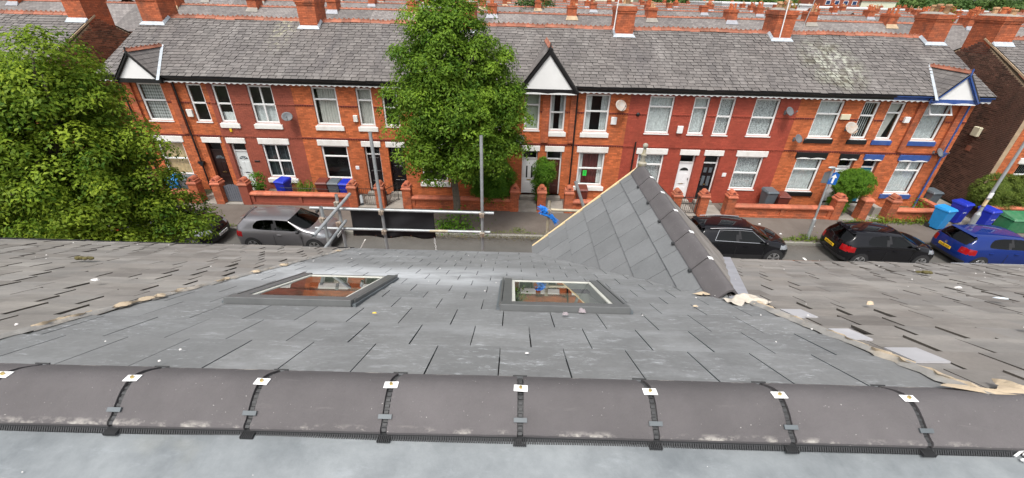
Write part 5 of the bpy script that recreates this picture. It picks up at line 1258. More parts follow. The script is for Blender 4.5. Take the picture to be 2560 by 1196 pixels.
for i in range(8):
    b = MB(); x = i*.105; hh = .80+.12*math.sin(math.pi*(i+.5)/8); b.prism([(x+.006, .04), (x+.098, .04), (x+.098, hh-.02), (x+.052, hh+.01), (x+.006, hh-.02)], 'y', -.012, .012); b.build('slat', M['gategrey'], t)
b = MB(); b.box(0, .84, .014, .045, .2, .29); b.box(0, .84, .014, .045, .62, .71); b.build('rail', M['gategrey'], t)
t = thing('iron_rail', 'thin black iron rail standing behind the maroon wall coping', 'railing', (-9.6, WY+.45, .02))
b = MB((0, 0, 0)); b.tube((-1.6, 0, .72), (1.7, 0, .68), .012, 6); b.build('rail', M['gateiron'], t)
for i in range(8): b = MB(); b.tube((-1.5+i*.44, 0, 0), (-1.5+i*.44, 0, .71), .008, 5); b.build('post', M['gateiron'], t)
# ------------------------------------------------------------------ wheelie bins
def bin_(x, y, mat, label, rz=0, hgt=1.0, lid=None, num=None, z=.03, w=.54, grp='wheelie bins along the terrace'):
    t = thing('wheelie_bin', label, 'wheelie bin', (x, y, z), grp); t.rotation_euler.z = R(rz)
    lw, ld = w/2, .30
    b = MB(); bw = w*.40; b.hexa([(-bw, -.20, .06), (bw, -.20, .06), (bw, .22, .06), (-bw, .22, .06)], [(-lw, -ld+.02, hgt-.1), (lw, -ld+.02, hgt-.1), (lw, ld-.02, hgt-.1), (-lw, ld-.02, hgt-.1)])
    b.box(-lw-.015, lw+.015, -ld, ld, hgt-.10, hgt-.065); b.build('body', M[mat], t, bevel=0.015)
    b = MB(); b.hexa([(-lw-.02, -ld-.03, hgt-.063), (lw+.02, -ld-.03, hgt-.063), (lw+.02, ld+.02, hgt-.063), (-lw-.02, ld+.02, hgt-.063)], [(-lw+.03, -ld+.03, hgt+.02), (lw-.03, -ld+.03, hgt+.02), (lw-.02, ld, hgt+.05), (-lw+.02, ld, hgt+.05)]); b.build('lid', M[lid or mat], t, bevel=0.014)
    b = MB(); b.tube((-lw+.06, ld+.06, hgt-.04), (lw-.06, ld+.06, hgt-.04), .016, 7)
    for s in (-1, 1): b.tube((s*(lw-.06), ld-.01, hgt-.07), (s*(lw-.06), ld+.06, hgt-.04), .014, 6)
    b.build('handle', M[mat], t)
    for s in (-1, 1): b = MB(); b.tube((s*(bw+.005), .22, .10), (s*(bw+.055), .22, .10), .10, 14); b.build('wheel', M['rubber'], t, smooth=40)
    if num:
        for (s, sx, sz, size) in num:
            me = text_mesh('painted_number', s, size, M['white']); link('painted_number', me, t, (sx, -.268+.0+(hgt-.15-sz)*.085, sz), (R(90-5.5), 0, 0))
    return t
bin_(-17.3, 18.75, 'brownbin', 'brown wheelie bin in the left end garden'); bin_(-16.35, 18.62, 'cyanbin', 'light blue wheelie bin in the left end garden', 8); bin_(-15.72, 18.66, 'greylid', 'grey wheelie bin in the left end garden', -4)
bin_(-11.20, 18.75, 'bluebin', 'dark blue wheelie bin under the maroon house window', -12, .96)
bin_(-9.30, 18.85, 'brownbin', 'brown wheelie bin leftmost of the three beside the pier', 3, .92); bin_(-8.72, 18.85, 'greylid', 'grey wheelie bin middle of the three beside the pier', 0, .92); bin_(-8.15, 18.80, 'bluebin', 'dark blue wheelie bin rightmost of the three beside the pier', -3, .92)
bin_(12.55, 18.95, 'greylid', 'grey wheelie bin between the red house and the black-lintelled house', 4, 1.0); bin_(13.12, 18.8, 'brownbin', 'brown wheelie bin beside the grey one, under the black sill', -3, .86)
bin_(3.35, 18.9, 'brownbin', 'brown wheelie bin under the window with the green poster', 0, .9)
bin_(19.72, 17.35, 'cyanbin', 'light blue wheelie bin standing on the pavement at the terrace end', 14, 1.06, z=0)
bin_(21.15, 18.05, 'bluebin', 'dark blue wheelie bin with painted marks behind the lamp post', 16, 1.05, num=[('53', -.05, .68, .26)], z=0)
bin_(21.75, 17.38, 'bluebin', 'dark blue wheelie bin painted with a large white 53', 12, 1.05, num=[('53', .10, .66, .25), ('9', -.15, .72, .18), ('xx', -.15, .56, .10), ('AVE', .08, .45, .11)], z=0)
bin_(21.0, 19.5, 'greylid', 'grey wheelie bin in the passage beside the sooty gable wall', 5, 1.0, z=0)
t = thing('salt_box', 'green plastic storage box below the privet hedge', 'box', (23.35, 17.35, 0))
b = MB(); b.hexa([(-.70, -.30, 0), (.75, -.30, 0), (.75, .35, 0), (-.70, .35, 0)], [(-.62, -.34, .62), (.82, -.34, .62), (.82, .38, .62), (-.62, .38, .62)]); b.build('body', M['greenbox'], t, bevel=.03)
b = MB(); b.hexa([(-.66, -.38, .622), (.86, -.38, .622), (.86, .42, .622), (-.66, .42, .622)], [(-.60, -.30, .70), (.80, -.30, .70), (.80, .40, .84), (-.60, .40, .84)]); b.build('lid', M['greenbox'], t, bevel=.02)
# planters and garden odds and ends
t = thing('stone_planter', 'white stone trough planter behind the right end garden wall', 'planter', (18.85, 18.6, .02))
b = MB(); b.box(-.55, .55, -.18, .18, 0, .42); b.build('trough', M['whitepaint'], t, bevel=.02); b = MB(); b.box(-.50, .50, -.13, .13, .42, .435); b.build('soil', M['moss'], t)
t = thing('concrete_block', 'grey concrete trough standing on end by the right end gate', 'planter', (17.55, 18.55, .03)); b = MB(); b.box(-.16, .16, -.25, .25, 0, .5); b.box(-.12, .12, -.21, .21, .5, .505); b.build('block', M['concrete'], t, bevel=.015)
t = thing('plant_pot', 'black plant pot beside the pale grey door', 'plant pot', (-12.45, 18.75, .03)); b = MB(); b.lathe((0, 0, 0), [(.15, 0), (.22, .34), (.235, .36), (.20, .36)], 14); b.build('pot', M['blackmat'], t, smooth=40)
t = thing('log_bench', 'rough wooden bench under the maroon house sill', 'bench', (-11.75, 18.95, .03)); b = MB(); b.box(-.35, .35, -.12, .12, .24, .34); b.build('seat', M['bark'], t, bevel=.03)
for s in (-1, 1): b = MB(); b.box(s*.25-.06, s*.25+.06, -.1, .1, 0, .24); b.build('leg', M['bark'], t)

# ------------------------------------------------------------------ lamp posts and one-way sign
t = thing('sign_post', 'grey post with blue one-way arrow signs on the pavement', 'sign post', (12.95, 16.0, 0))
P0 = Vector((0, 0, 0)); top = Vector((-.22, -.05, 3.25))
b = MB(); b.tube(P0, P0+(top-P0)*.30, .072, 12); b.tube(P0+(top-P0)*.30, P0+(top-P0)*.33, .072, 12, .04, cap=False); b.tube(P0+(top-P0)*.33, top, .040, 12, cap=False); b.ball(top, .042); b.build('post', M['galv'], t, smooth=40)
for s, yw in ((1, -20), (-1, -20)):
    q = top*.885+Vector((.10*s, -.07 if s > 0 else .03, 0)); me_r = Matrix.Rotation(R(yw if s > 0 else yw+180), 3, 'Z')
    def pl(name, pts, mat, off, par, th=.004):
        b = MB(); A = [q+me_r @ Vector((px, off, pz)) for px, pz in pts]; B = [q+me_r @ Vector((px, off-th, pz)) for px, pz in pts]; b.hexa(A, B); return b.build(name, M[mat], par)
    pb = pl('sign_plate', [(-.15, -.24), (.15, -.24), (.15, .20), (0, .29), (-.15, .20)], 'signblue' if s > 0 else 'dishgrey', 0, t)
    if s > 0: pl('arrow', [(-.035, -.19), (.035, -.19), (.035, .05), (.10, .05), (0, .20), (-.10, .05), (-.035, .05)], 'white', -.006, pb, .002)
b = MB(); a = top+Vector((0, 0, .0)); b.ball(a+Vector((-.09, -.03, .08)), (.16, .06, .05)); b.ball(a+Vector((.16, -.05, .03)), (.15, .06, .05)); b.build('sign_lantern', M['galv'], t, smooth=True)
t = thing('lamp_post', 'tall pale grey lamp post leaning over the blue bins at the right edge', 'lamp post', (20.05, 16.35, 0))
b = MB(); b.tube((0, 0, 0), (0, 0, 1.25), .105, 14); b.tube((0, 0, 1.25), (0, 0, 1.38), .105, 14, .062, cap=False); b.tube((0, 0, 1.38), (.0, 0, 6.6), .062, 14, .045, cap=False)
b.path([(0, 0, 6.58), (0, -.25, 6.95), (0, -.8, 7.1)], .04, 8); b.build('column', M['galv'], t, smooth=40)
b = MB(); b.hexa([(-.12, -1.35, 7.03), (.12, -1.35, 7.03), (.14, -.75, 7.03), (-.14, -.75, 7.03)], [(-.07, -1.25, 7.14), (.07, -1.25, 7.14), (.09, -.78, 7.17), (-.09, -.78, 7.17)]); b.build('lantern', M['galv'], t, bevel=.02)
b = MB(); b.box(-.15, .02, -.09, -.06, 2.05, 2.28); b.build('notice', M['white'], t); b = MB(); b.tube((0, 0, 1.62), (0, 0, 1.65), .066, 12); b.build('strap', M['black'], t); b = MB(); b.tube((.0, 0, 1.66), (0, 0, 1.95), .0635, 12); b.build('notice_band', M['timber'], t)

# ------------------------------------------------------------------ parked cars
def car(cx, label, paint, L=4.0, W=1.72, Hh=1.45, wb=2.48, kind='hatch', plate=None, plate_front=None, rails=False, cy=14.80, wr=.295, five=True, z=-.105, belt=.955, name='parked_car'):
    t = thing(name, label, 'car', (cx, cy, z), 'cars parked along the far kerb'); hL = L/2; w = W/2
    fo = hL-wb/2-.06                     # front axle x offset
    xf, xr = wb/2+.02, -wb/2+.02
    # control cage: rows from sill to centre line, columns from rear to front; subdivided, then cut into parts
    CG = [
     [(-1.62,.80,.25),(-1.56,.80,.22),(-1.45,.80,.21),(-1.30,.80,.21),(-1.10,.80,.21),(-.25,.80,.21),(.65,.80,.21),(.95,.80,.21),(1.30,.80,.21),(1.45,.80,.22),(1.52,.79,.23),(1.54,.76,.25)],
     [(-1.68,.81,.27),(-1.66,.85,.46),(-1.52,.868,.50),(-1.35,.872,.50),(-1.10,.868,.49),(-.25,.858,.47),(.70,.858,.47),(.97,.866,.48),(1.33,.872,.48),(1.54,.855,.47),(1.66,.82,.41),(1.64,.77,.25)],
     [(-1.73,.80,.28),(-1.75,.845,.60),(-1.62,.862,.84),(-1.42,.868,.86),(-1.15,.866,.85),(-.25,.858,.81),(.75,.856,.78),(.96,.858,.77),(1.36,.856,.74),(1.60,.838,.68),(1.72,.81,.50),(1.69,.76,.25)],
     [(-1.79,.76,.28),(-1.83,.80,.64),(-1.73,.800,1.00),(-1.48,.802,1.035),(-1.16,.806,1.025),(-.25,.812,.985),(.82,.806,.940),(.95,.795,.935),(1.38,.780,.885),(1.66,.765,.785),(1.80,.75,.54),(1.76,.72,.25)],
     [(-1.87,.66,.29),(-1.93,.70,.64),(-1.83,.70,1.04),(-1.50,.615,1.345),(-1.02,.625,1.385),(-.25,.640,1.400),(.26,.625,1.355),(.96,.715,.975),(1.42,.68,.935),(1.75,.67,.815),(1.90,.66,.55),(1.85,.64,.25)],
     [(-1.92,.45,.30),(-1.99,.47,.64),(-1.90,.47,1.045),(-1.55,.44,1.410),(-1.02,.44,1.440),(-.25,.45,1.450),(.34,.44,1.405),(1.07,.48,.995),(1.48,.46,.965),(1.83,.46,.835),(1.96,.46,.55),(1.91,.45,.25)],
     [(-1.94,.0,.30),(-2.01,.0,.64),(-1.92,.0,1.045),(-1.58,.0,1.425),(-1.02,.0,1.455),(-.25,.0,1.465),(.38,.0,1.420),(1.13,.0,1.000),(1.52,.0,.975),(1.88,.0,.845),(2.00,.0,.55),(1.94,.0,.25)]]
    sx_, sy_, sz_ = L/4.0, W/1.734, Hh/1.462
    nr, ncl = len(CG), len(CG[0]); bm = bmesh.new(); V = {}
    for r_ in range(nr):
        for c in range(ncl):
            x, y, z_ = CG[r_][c]; p = Vector((x*sx_, y*sy_, z_*sz_))
            V[(r_, c, 1)] = bm.verts.new(p); V[(r_, c, -1)] = V[(r_, c, 1)] if y == 0 else bm.verts.new((p.x, -p.y, p.z))
    GL = {}
    for s in (1, -1):
        for r_ in range(nr-1):
            for c in range(ncl-1):
                q = [V[(r_, c, s)], V[(r_, c+1, s)], V[(r_+1, c+1, s)], V[(r_+1, c, s)]]
                f = bm.faces.new(q[::-1] if s > 0 else q)
                k_ = 0
                if r_ >= 4 and c == 6: k_ = 1
                elif r_ >= 4 and c == 2: k_ = 2
                elif r_ == 3 and c in (4, 5): k_ = 3
                f.material_index = k_; f.smooth = True
    cl = bm.edges.layers.float.new('crease_edge')
    for e in bm.edges:
        ks = {f.material_index for f in e.link_faces}
        if len(ks) > 1: e[cl] = .75
    cr_rows = [(V[(3, c, s)], V[(3, c+1, s)]) for s in (1, -1) for c in range(2, 8)]
    for a_, b_ in cr_rows:
        e = bm.edges.get((a_, b_))
        if e and e[cl] < .3: e[cl] = .3
    me0 = bpy.data.meshes.new('cage'); bm.to_mesh(me0); bm.free()
    ob0 = bpy.data.objects.new('cage', me0); COL.objects.link(ob0); md = ob0.modifiers.new('s', 'SUBSURF'); md.levels = 3; md.render_levels = 3
    for k_ in range(4): me0.materials.append(M['white'])
    bpy.context.view_layer.update(); mv = bpy.data.meshes.new_from_object(ob0.evaluated_get(bpy.context.evaluated_depsgraph_get()))
    bpy.data.objects.remove(ob0); bpy.data.meshes.remove(me0)
    vs_ = [tuple(v.co) for v in mv.vertices]; G = {}
    for p in mv.polygons:
        c = p.center; k_ = p.material_index; ay = abs(c.y)/sy_; x = c.x/sx_; z_ = c.z/sz_; sd = 1 if c.y > 0 else -1; key = ('body', 0)
        if k_ == 1: key = ('windscreen', 0)
        elif k_ == 2: key = ('rear_window', 0) if ay < .60 else ('body', 0)
        elif k_ == 3: key = ('pillar', sd) if abs(x+.25) < .065 else ('side_window', sd, 0 if x < -.25 else 1)
        elif x < -1.55 and .70 < z_ < .93 and ay > .52 and z_ > .70+(-1.55-x)*.0: key = ('tail_light', sd)
        elif x > 1.42 and ay > .44 and .655+(1.9-x)*.10 < z_ < .785+(1.9-x)*.13 and z_ < .86: key = ('headlight', sd)
        elif x > 1.80 and ay < .60 and .30 < z_ < .60: key = ('grille', 0)
        elif z_ < (.30 if kind != 'suv' else .44) or (x < -1.75 and z_ < .42): key = ('lower_trim', 0)
        G.setdefault(key, []).append(tuple(p.vertices))
    bpy.data.meshes.remove(mv)
    mats = {'body': paint, 'tail_light': 'red_lens', 'headlight': 'clear_lens', 'lower_trim': 'blackmat', 'grille': 'blackmat', 'windscreen': 'carglass', 'rear_window': 'carglass', 'side_window': 'carglass', 'pillar': 'blackmat'}
    def sub(name, fs, mat, sm=60):
        idx = sorted({i for f in fs for i in f}); mp = {i: k for k, i in enumerate(idx)}
        b = MB(); FS = []
        for f in fs:             # wind every face outwards
            p = [Vector(vs_[i]) for i in f]; c = sum(p, Vector())/len(p); nn = (p[1]-p[0]).cross(p[2]-p[1])
            FS.append(tuple(mp[i] for i in (f if nn.dot(c-Vector((max(-1.2, min(1.0, c.x*.7)), 0, .6))) > 0 else f[::-1])))
        b.add([vs_[i] for i in idx], FS); return b.build(name, M[mat], t, smooth=sm, recalc=False)
    for k_ in sorted(G, key=str): sub(k_[0], G[k_], mats[k_[0]])
    belt = .965*sz_; xb0, xb1 = -1.8*sx_, .98*sx_; xt0, xt1 = -1.5*sx_, .34*sx_; w = .862*sy_
    rim_pts = {s: [Vector((CG[r_][c][0]*sx_, s*(CG[r_][c][1]*sy_+.004), CG[r_][c][2]*sz_)) for r_, c in ((3, 4), (3, 5), (3, 6), (4, 6), (4, 5), (4, 4), (3, 4))] for s in (1, -1)}
    b = MB(); b.box(xb0+.1, xb1-.1, -w*.75, w*.75, belt-.25, belt-.06); b.box(-.1, .15, -w*.58, -w*.12, belt-.06, belt+.30); b.box(-.1, .15, w*.12, w*.58, belt-.06, belt+.30); b.box(-1.0, -.8, -w*.55, w*.55, belt-.06, belt+.22); b.build('interior', M['dark'], t)
    # wheels
    for sx, x in ((1, xf), (-1, xr)):
        for s in (-1, 1):
            yo = s*(w+.004)
            b = MB(); b.tube((x, s*(w-.17), wr+.0), (x, yo, wr), wr*1.16, 28); ao = b.build('wheel_arch', M['blackmat'], t)
            yy = s*(w+.012)
            b = MB(); pr = [(wr*.68, -.19), (wr*.93, -.19), (wr, -.165), (wr, -.035), (wr*.93, -.006), (wr*.70, 0)]
            b.lathe((x, yy, wr), [(r_, s*h_) for r_, h_ in pr], 28, 'y'); wo = b.build('wheel', M['rubber'], t, smooth=35)
            b = MB(); b.lathe((x, yy, wr), [(wr*.70, s*-.10), (wr*.70, s*-.001), (wr*.64, s*.003), (wr*.62, s*-.03), (.02, s*-.035)], 28, 'y'); b.build('rim', M['blackmat'] if not five else M['blackmat'], wo, smooth=30)
            b = MB()
            for k_ in range(5):
                a = 2*math.pi*k_/5+.3*sx
                for da in (-.16, .16):
                    d0, d1 = Vector((math.cos(a), 0, math.sin(a))), Vector((math.cos(a+da), 0, math.sin(a+da)))
                    pn = Vector((-math.sin(a), 0, math.cos(a)))
                    c0 = Vector((x, yy, wr)); b.hexa([c0+d0*.05-pn*.022, c0+d0*.05+pn*.022, c0+d1*wr*.66+pn*.02, c0+d1*wr*.66-pn*.02], [p+Vector((0, s*.010, 0)) for p in (c0+d0*.05-pn*.02, c0+d0*.05+pn*.02, c0+d1*wr*.66+pn*.018, c0+d1*wr*.66-pn*.018)])
            b.tube((x, yy-.0*s, wr), (x, yy+s*.014, wr), .055, 10)
            b.lathe((x, yy, wr), [(wr*.69, s*-.002), (wr*.70, s*.006), (wr*.64, s*.006), (wr*.63, s*-.002)], 28, 'y'); b.build('spokes', M['alloy'], wo)
    for s in (-1, 1):
        b = MB(); b.ball((.76*sx_, s*(w+.09), belt+.055), (.075, .105, .072), 10, 8); b.tube((.78*sx_, s*(w-.10), belt-.02), (.77*sx_, s*(w+.04), belt+.03), .028, 8); b.build('door_mirror', M['blackmat'] if kind == 'hatch3' else M[paint], t, smooth=True)
        for hx in ((.05, -.95) if kind != 'hatch3' else (-.05,)):
            b = MB(); b.hexa([(hx-.10, s*(w-.01), belt-.16), (hx+.08, s*(w-.01), belt-.165), (hx+.08, s*(w-.01), belt-.135), (hx-.10, s*(w-.01), belt-.13)], [(hx-.09, s*(w+.022), belt-.158), (hx+.07, s*(w+.022), belt-.162), (hx+.07, s*(w+.022), belt-.138), (hx-.09, s*(w+.022), belt-.133)]); b.build('door_handle', M['chrome'] if kind == 'hatch3' else M[paint], t)
        b = MB()
        for xa, xb_, za, zb_ in ((.80*sx_, .813*sx_, .32, .74*sz_), (-.30*sx_, -.288*sx_, .30, .78*sz_)): b.box(xa, xb_, s*(w-.004) if s > 0 else -w-.0005, s*(w-.004)+.0045*0+ (.0045 if s > 0 else .0045) , za, zb_)
        b.build('door_gap', M['dark'], t)
    if rails:
        for s in (-1, 1):
            b = MB(); pts = [(xt0+.15+(xt1-xt0-.25)*i/8, s*w*.66, Hh-.055+.035*math.sin(math.pi*i/8)) for i in range(9)]; b.path(pts, .017, 6); b.build('roof_rail', M['chrome'], t, smooth=50)
            b = MB(); b.path(rim_pts[s], .011, 5); b.build('window_trim', M['chrome'], t)
    def plate_(txt, x, z_, mat, front):
        b = MB(); sx = 1 if front else -1; b.box(x-.008, x+.008, -.26, .26, z_-.056, z_+.056); p = b.build('number_plate', M[mat], t)
        me = text_mesh('plate_text', txt, .105, M['dark']); link('plate_text', me, p, (x+sx*.0105, 0, z_-.0), (R(90), 0, R(90) if front else R(-90)), (.92, 1, 1))
    if plate: plate_(plate, -2.02*sx_, .70*sz_, 'plate_y', False)
    if plate_front: plate_(plate_front, 2.005*sx_, .47*sz_, 'plate_w', True)
    b = MB(); b.hexa([(-hL+.34, -.52, Hh-.075), (-hL+.5, -.50, Hh-.04), (-hL+.5, .50, Hh-.04), (-hL+.34, .52, Hh-.075)], [(-hL+.35, -.50, Hh-.055), (-hL+.5, -.48, Hh-.018), (-hL+.5, .48, Hh-.018), (-hL+.35, .50, Hh-.055)]); b.build('spoiler', M[paint], t, bevel=.008)
    b = MB(); b.tube((-hL+.62, 0, Hh-.01), (-hL+.50, 0, Hh+.14), .006, 5); b.build('aerial', M['blackmat'], t)
    b = MB(); b.path([(-1.93*sx_, 0, 1.06*sz_), (-1.90*sx_, .14, 1.10*sz_), (-1.86*sx_, .36, 1.12*sz_)], .009, 5); b.build('rear_wiper', M['blackmat'], t)
    return t
car(-9.03, 'grey metallic hatchback parked behind the scaffold tubes', 'car_grey', 3.90, 1.67, 1.39, 2.42, 'hatch3', plate='MK14 XEP', plate_front='MK14 XEP', cy=14.86)
car(-13.75, 'black car half hidden under the near tree, white front plate showing', 'car_black', 3.9, 1.67, 1.40, 2.44, 'hatch', plate='CX68 UMD', plate_front='CX68 UMD', cy=14.75)
car(9.05, 'black crossover with chrome roof rails parked behind the near gable', 'car_black', 4.05, 1.72, 1.48, 2.5, 'suv', plate='MT19 KHD', plate_front='MT19 KHD', rails=True, cy=14.85, wr=.33, belt=1.0)
ca = car(14.93, 'black hatchback with yellow rear plate parked by the sign post', 'car_black', 3.92, 1.67, 1.39, 2.42, 'hatch', plate='MK22 JHL', plate_front='MK22 JHL', cy=14.84)
cb_ = car(19.66, 'blue hatchback parked at the right edge of the picture', 'car_blue', 3.96, 1.69, 1.40, 2.46, 'hatch', plate='DL68 HFZ', plate_front='DL68 HFZ', cy=14.84)
b = MB(); b.lathe((-2.0, 0, .82), [(.055, 0), (.055, -.012), (.04, -.016)], 16, 'x'); b.build('badge', M['chrome'], cb_)
# ------------------------------------------------------------------ vegetation
def leaves(name, pos, nrm, size, mat, tint, parent=None, org=(0, 0, 0), aspect=.5, seed=0, kind=None):
    g = np.random.default_rng(seed); N = len(pos)
    nrm = nrm/np.maximum(np.linalg.norm(nrm, axis=1, keepdims=True), 1e-6)
    a = g.normal(size=(N, 3)); a[:, 2] -= .5; a -= nrm*np.sum(a*nrm, axis=1, keepdims=True); a /= np.linalg.norm(a, axis=1, keepdims=True)
    c = np.cross(nrm, a); s = size*g.uniform(.6, 1.3, (N, 1))
    v = np.stack([pos-a*s*.5, pos+c*s*aspect*.5+nrm*s*.10, pos+a*s*.55-nrm*s*.12, pos-c*s*aspect*.5+nrm*s*.10], axis=1).reshape(-1, 3)-np.array(org)
    me = bpy.data.meshes.new(name); me.vertices.add(4*N); me.loops.add(4*N); me.polygons.add(N)
    me.vertices.foreach_set('co', v.astype(np.float32).ravel()); me.loops.foreach_set('vertex_index', np.arange(4*N, dtype=np.int32))
    me.polygons.foreach_set('loop_start', np.arange(0, 4*N, 4, dtype=np.int32)); me.polygons.foreach_set('loop_total', np.full(N, 4, dtype=np.int32))
    me.update(); at = me.attributes.new('tint', 'FLOAT', 'FACE'); at.data.foreach_set('value', np.clip(tint, 0, 1).astype(np.float32)); me.materials.append(mat); me.validate()
    o = link(name, me, parent, (0, 0, 0) if parent else org)
    if kind: o['kind'] = kind
    return o
def blob_clumps(g, blobs, n, shell=.55):
    vol = np.array([b[1][0]*b[1][1]*b[1][2] for b in blobs])**.75; k = g.choice(len(blobs), n, p=vol/vol.sum())
    C = np.array([b[0] for b in blobs])[k]; Rr = np.array([b[1] for b in blobs])[k]
    d = g.normal(size=(n, 3)); d /= np.linalg.norm(d, axis=1, keepdims=True)
    rad = shell+(1-shell)*g.random((n, 1))**.7
    return C+d*Rr*rad, d
def foliage(g, blobs, nclump, nleaf, cr, flat=.75, shell=.55, tintbase=.3):
    P, D = blob_clumps(g, blobs, nclump, shell); pos = []; nr = []; ti = []
    for p, d in zip(P, D):
        m_ = int(nleaf*g.uniform(.6, 1.4)); c_ = cr*g.uniform(.65, 1.35)
        e = g.normal(size=(m_, 3)); e /= np.linalg.norm(e, axis=1, keepdims=True); e[:, 2] = np.where(e[:, 2] < -.25, -e[:, 2], e[:, 2])
        q = e*c_*g.uniform(.55, 1.0, (m_, 1))*np.array([1, 1, flat]); q[:, 2] -= .3*np.sum(q[:, :2]**2, axis=1)/c_        # domed, drooping sprays
        pos.append(p+q); nr.append(e*.9+d*.35+np.array([0, 0, .55])+g.normal(size=(m_, 3))*.4)
        t = tintbase+g.normal()*.16; ti.append(t+g.normal(size=m_)*.16+(q[:, 2]/cr)*.15)
    return np.concatenate(pos), np.concatenate(nr), np.concatenate(ti)
def tree(name, label, loc, blobs, nclump, nleaf, cr, lsize, mat, trunk, limbs, seed, tr=.16):
    t = thing(name, label, 'tree', loc); g = np.random.default_rng(seed)
    p, n_, ti = foliage(g, blobs, nclump, nleaf, cr, shell=.42, tintbase=.40)
    leaves('crown', p, n_, lsize, M[mat], ti, t, loc, seed=seed)
    b = MB(loc); r_ = random.Random(seed)
    pts = [Vector(q) for q in trunk]
    for i, (a, c) in enumerate(zip(pts[:-1], pts[1:])): b.tube(a, c, tr*(1-.6*i/len(pts)), 10, tr*(1-.6*(i+1)/len(pts)))
    b.lathe(pts[0], [(tr*1.7, 0), (tr*1.2, .12), (tr, .35)], 10)
    b.build('trunk', M['bark'], t, smooth=60)
    for k in limbs:
        c = Vector(blobs[k][0]); a = pts[-2] if r_.random() < .5 else pts[-1]
        for j in range(3):
            e = c+Vector((r_.uniform(-.7, .7)*blobs[k][1][0], r_.uniform(-.7, .7)*blobs[k][1][1], r_.uniform(-.2, .8)*blobs[k][1][2])); mid = a.lerp(e, .5)+Vector((r_.uniform(-.2, .2), r_.uniform(-.2, .2), .15))
            b = MB(loc); b.tube(a, mid, tr*.42, 7, tr*.28); b.tube(mid, e, tr*.28, 6, .015); b.build('limb', M['bark'], t, smooth=60)
    return t
tree('street_tree', 'leafy green street tree growing from the pavement in the middle', (-2.45, 16.35, 0),
     [((-2.55, 16.35, 7.95), (1.35, 1.4, 1.35)), ((-2.25, 16.3, 6.9), (2.15, 1.9, 1.1)), ((-2.25, 16.3, 5.75), (2.50, 2.2, 1.1)), ((-2.20, 16.2, 4.75), (2.65, 2.2, 1.0)), ((-2.3, 16.1, 3.75), (2.45, 2.0, .85)), ((-2.9, 16.1, 2.95), (1.35, 1.3, .55)), ((-1.5, 16.0, 3.0), (1.05, 1.2, .55)), ((-.35, 16.2, 5.2), (.75, .9, .9)), ((-4.45, 16.3, 5.4), (.55, .9, .7)), ((-.1, 16.3, 3.9), (.55, .8, .55))],
     680, 150, .50, .115, 'leaf', [(-2.45, 16.35, 0), (-2.42, 16.34, 1.2), (-2.5, 16.33, 2.4), (-2.4, 16.32, 4.2), (-2.5, 16.32, 6.0)], range(7), 5, .17)
tree('near_tree', 'large bright green tree at the left edge in front of the terrace', (-11.0, 8.9, 0),
     [((-11.5, 9.5, 6.75), (1.5, 1.6, .85)), ((-10.0, 9.5, 7.45), (.62, .8, .72)), ((-10.3, 9.5, 6.8), (.95, 1.1, .7)), ((-11.1, 9.6, 6.3), (1.85, 1.8, 1.0)), ((-10.6, 9.6, 5.4), (1.9, 1.8, 1.1)), ((-11.3, 9.5, 4.5), (2.5, 1.9, 1.1)), ((-10.0, 9.6, 4.5), (1.35, 1.5, .9)), ((-9.55, 9.6, 3.75), (1.05, 1.2, .6)), ((-11.0, 9.5, 3.5), (2.3, 1.9, .9)), ((-8.80, 9.7, 3.40), (.60, .8, .42)), ((-13.3, 9.5, 5.0), (1.6, 1.6, 1.5)), ((-12.6, 9.5, 3.2), (1.8, 1.6, .9))],
     900, 150, .42, .095, 'leaf2', [(-11.0, 8.9, 0), (-11.02, 8.95, 1.5), (-11.0, 9.2, 3.0), (-11.1, 9.4, 4.8), (-11.2, 9.45, 6.2)], range(9), 12, .18)
def bush(name, label, cat, loc, blobs, ncl, nl, cr, ls, mat, seed, stem=True, shell=.75, tb=.35, fill=True):
    t = thing(name, label, cat, loc); g = np.random.default_rng(seed); p, n_, ti = foliage(g, blobs, ncl, nl, cr, .9, shell, tb)
    leaves('foliage', p, n_, ls, M[mat], ti, t, loc, seed=seed)
    b = MB(loc); r_ = random.Random(seed)
    for c, rr in blobs:
        for j in range(3): b.tube((loc[0]+r_.uniform(-.1, .1), loc[1]+r_.uniform(-.08, .08), loc[2]), (c[0]+r_.uniform(-.4, .4)*rr[0], c[1]+r_.uniform(-.4, .4)*rr[1], c[2]+rr[2]*.3), .025, 6, .008)
    b.build('stems', M['bark'], t)
    if fill:                     # dense inner growth seen between the leaves
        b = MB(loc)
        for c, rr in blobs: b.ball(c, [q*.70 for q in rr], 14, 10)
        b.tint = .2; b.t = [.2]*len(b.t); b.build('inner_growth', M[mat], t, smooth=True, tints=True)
    return t
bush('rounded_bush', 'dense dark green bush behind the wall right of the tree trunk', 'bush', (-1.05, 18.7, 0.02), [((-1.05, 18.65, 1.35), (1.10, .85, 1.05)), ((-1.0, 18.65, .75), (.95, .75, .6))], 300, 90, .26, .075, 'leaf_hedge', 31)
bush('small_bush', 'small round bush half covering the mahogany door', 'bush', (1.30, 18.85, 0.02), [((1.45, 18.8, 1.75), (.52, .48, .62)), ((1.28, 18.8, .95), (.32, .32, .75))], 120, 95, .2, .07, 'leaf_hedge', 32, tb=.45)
bush('privet_bush', 'clipped mushroom-shaped privet bush at the right end gate', 'bush', (15.75, 18.62, 0.02), [((16.05, 18.55, 1.65), (.88, .6, .66)), ((15.78, 18.6, .75), (.42, .42, .75))], 420, 90, .15, .05, 'leaf_hedge', 33, shell=.86, tb=.55)
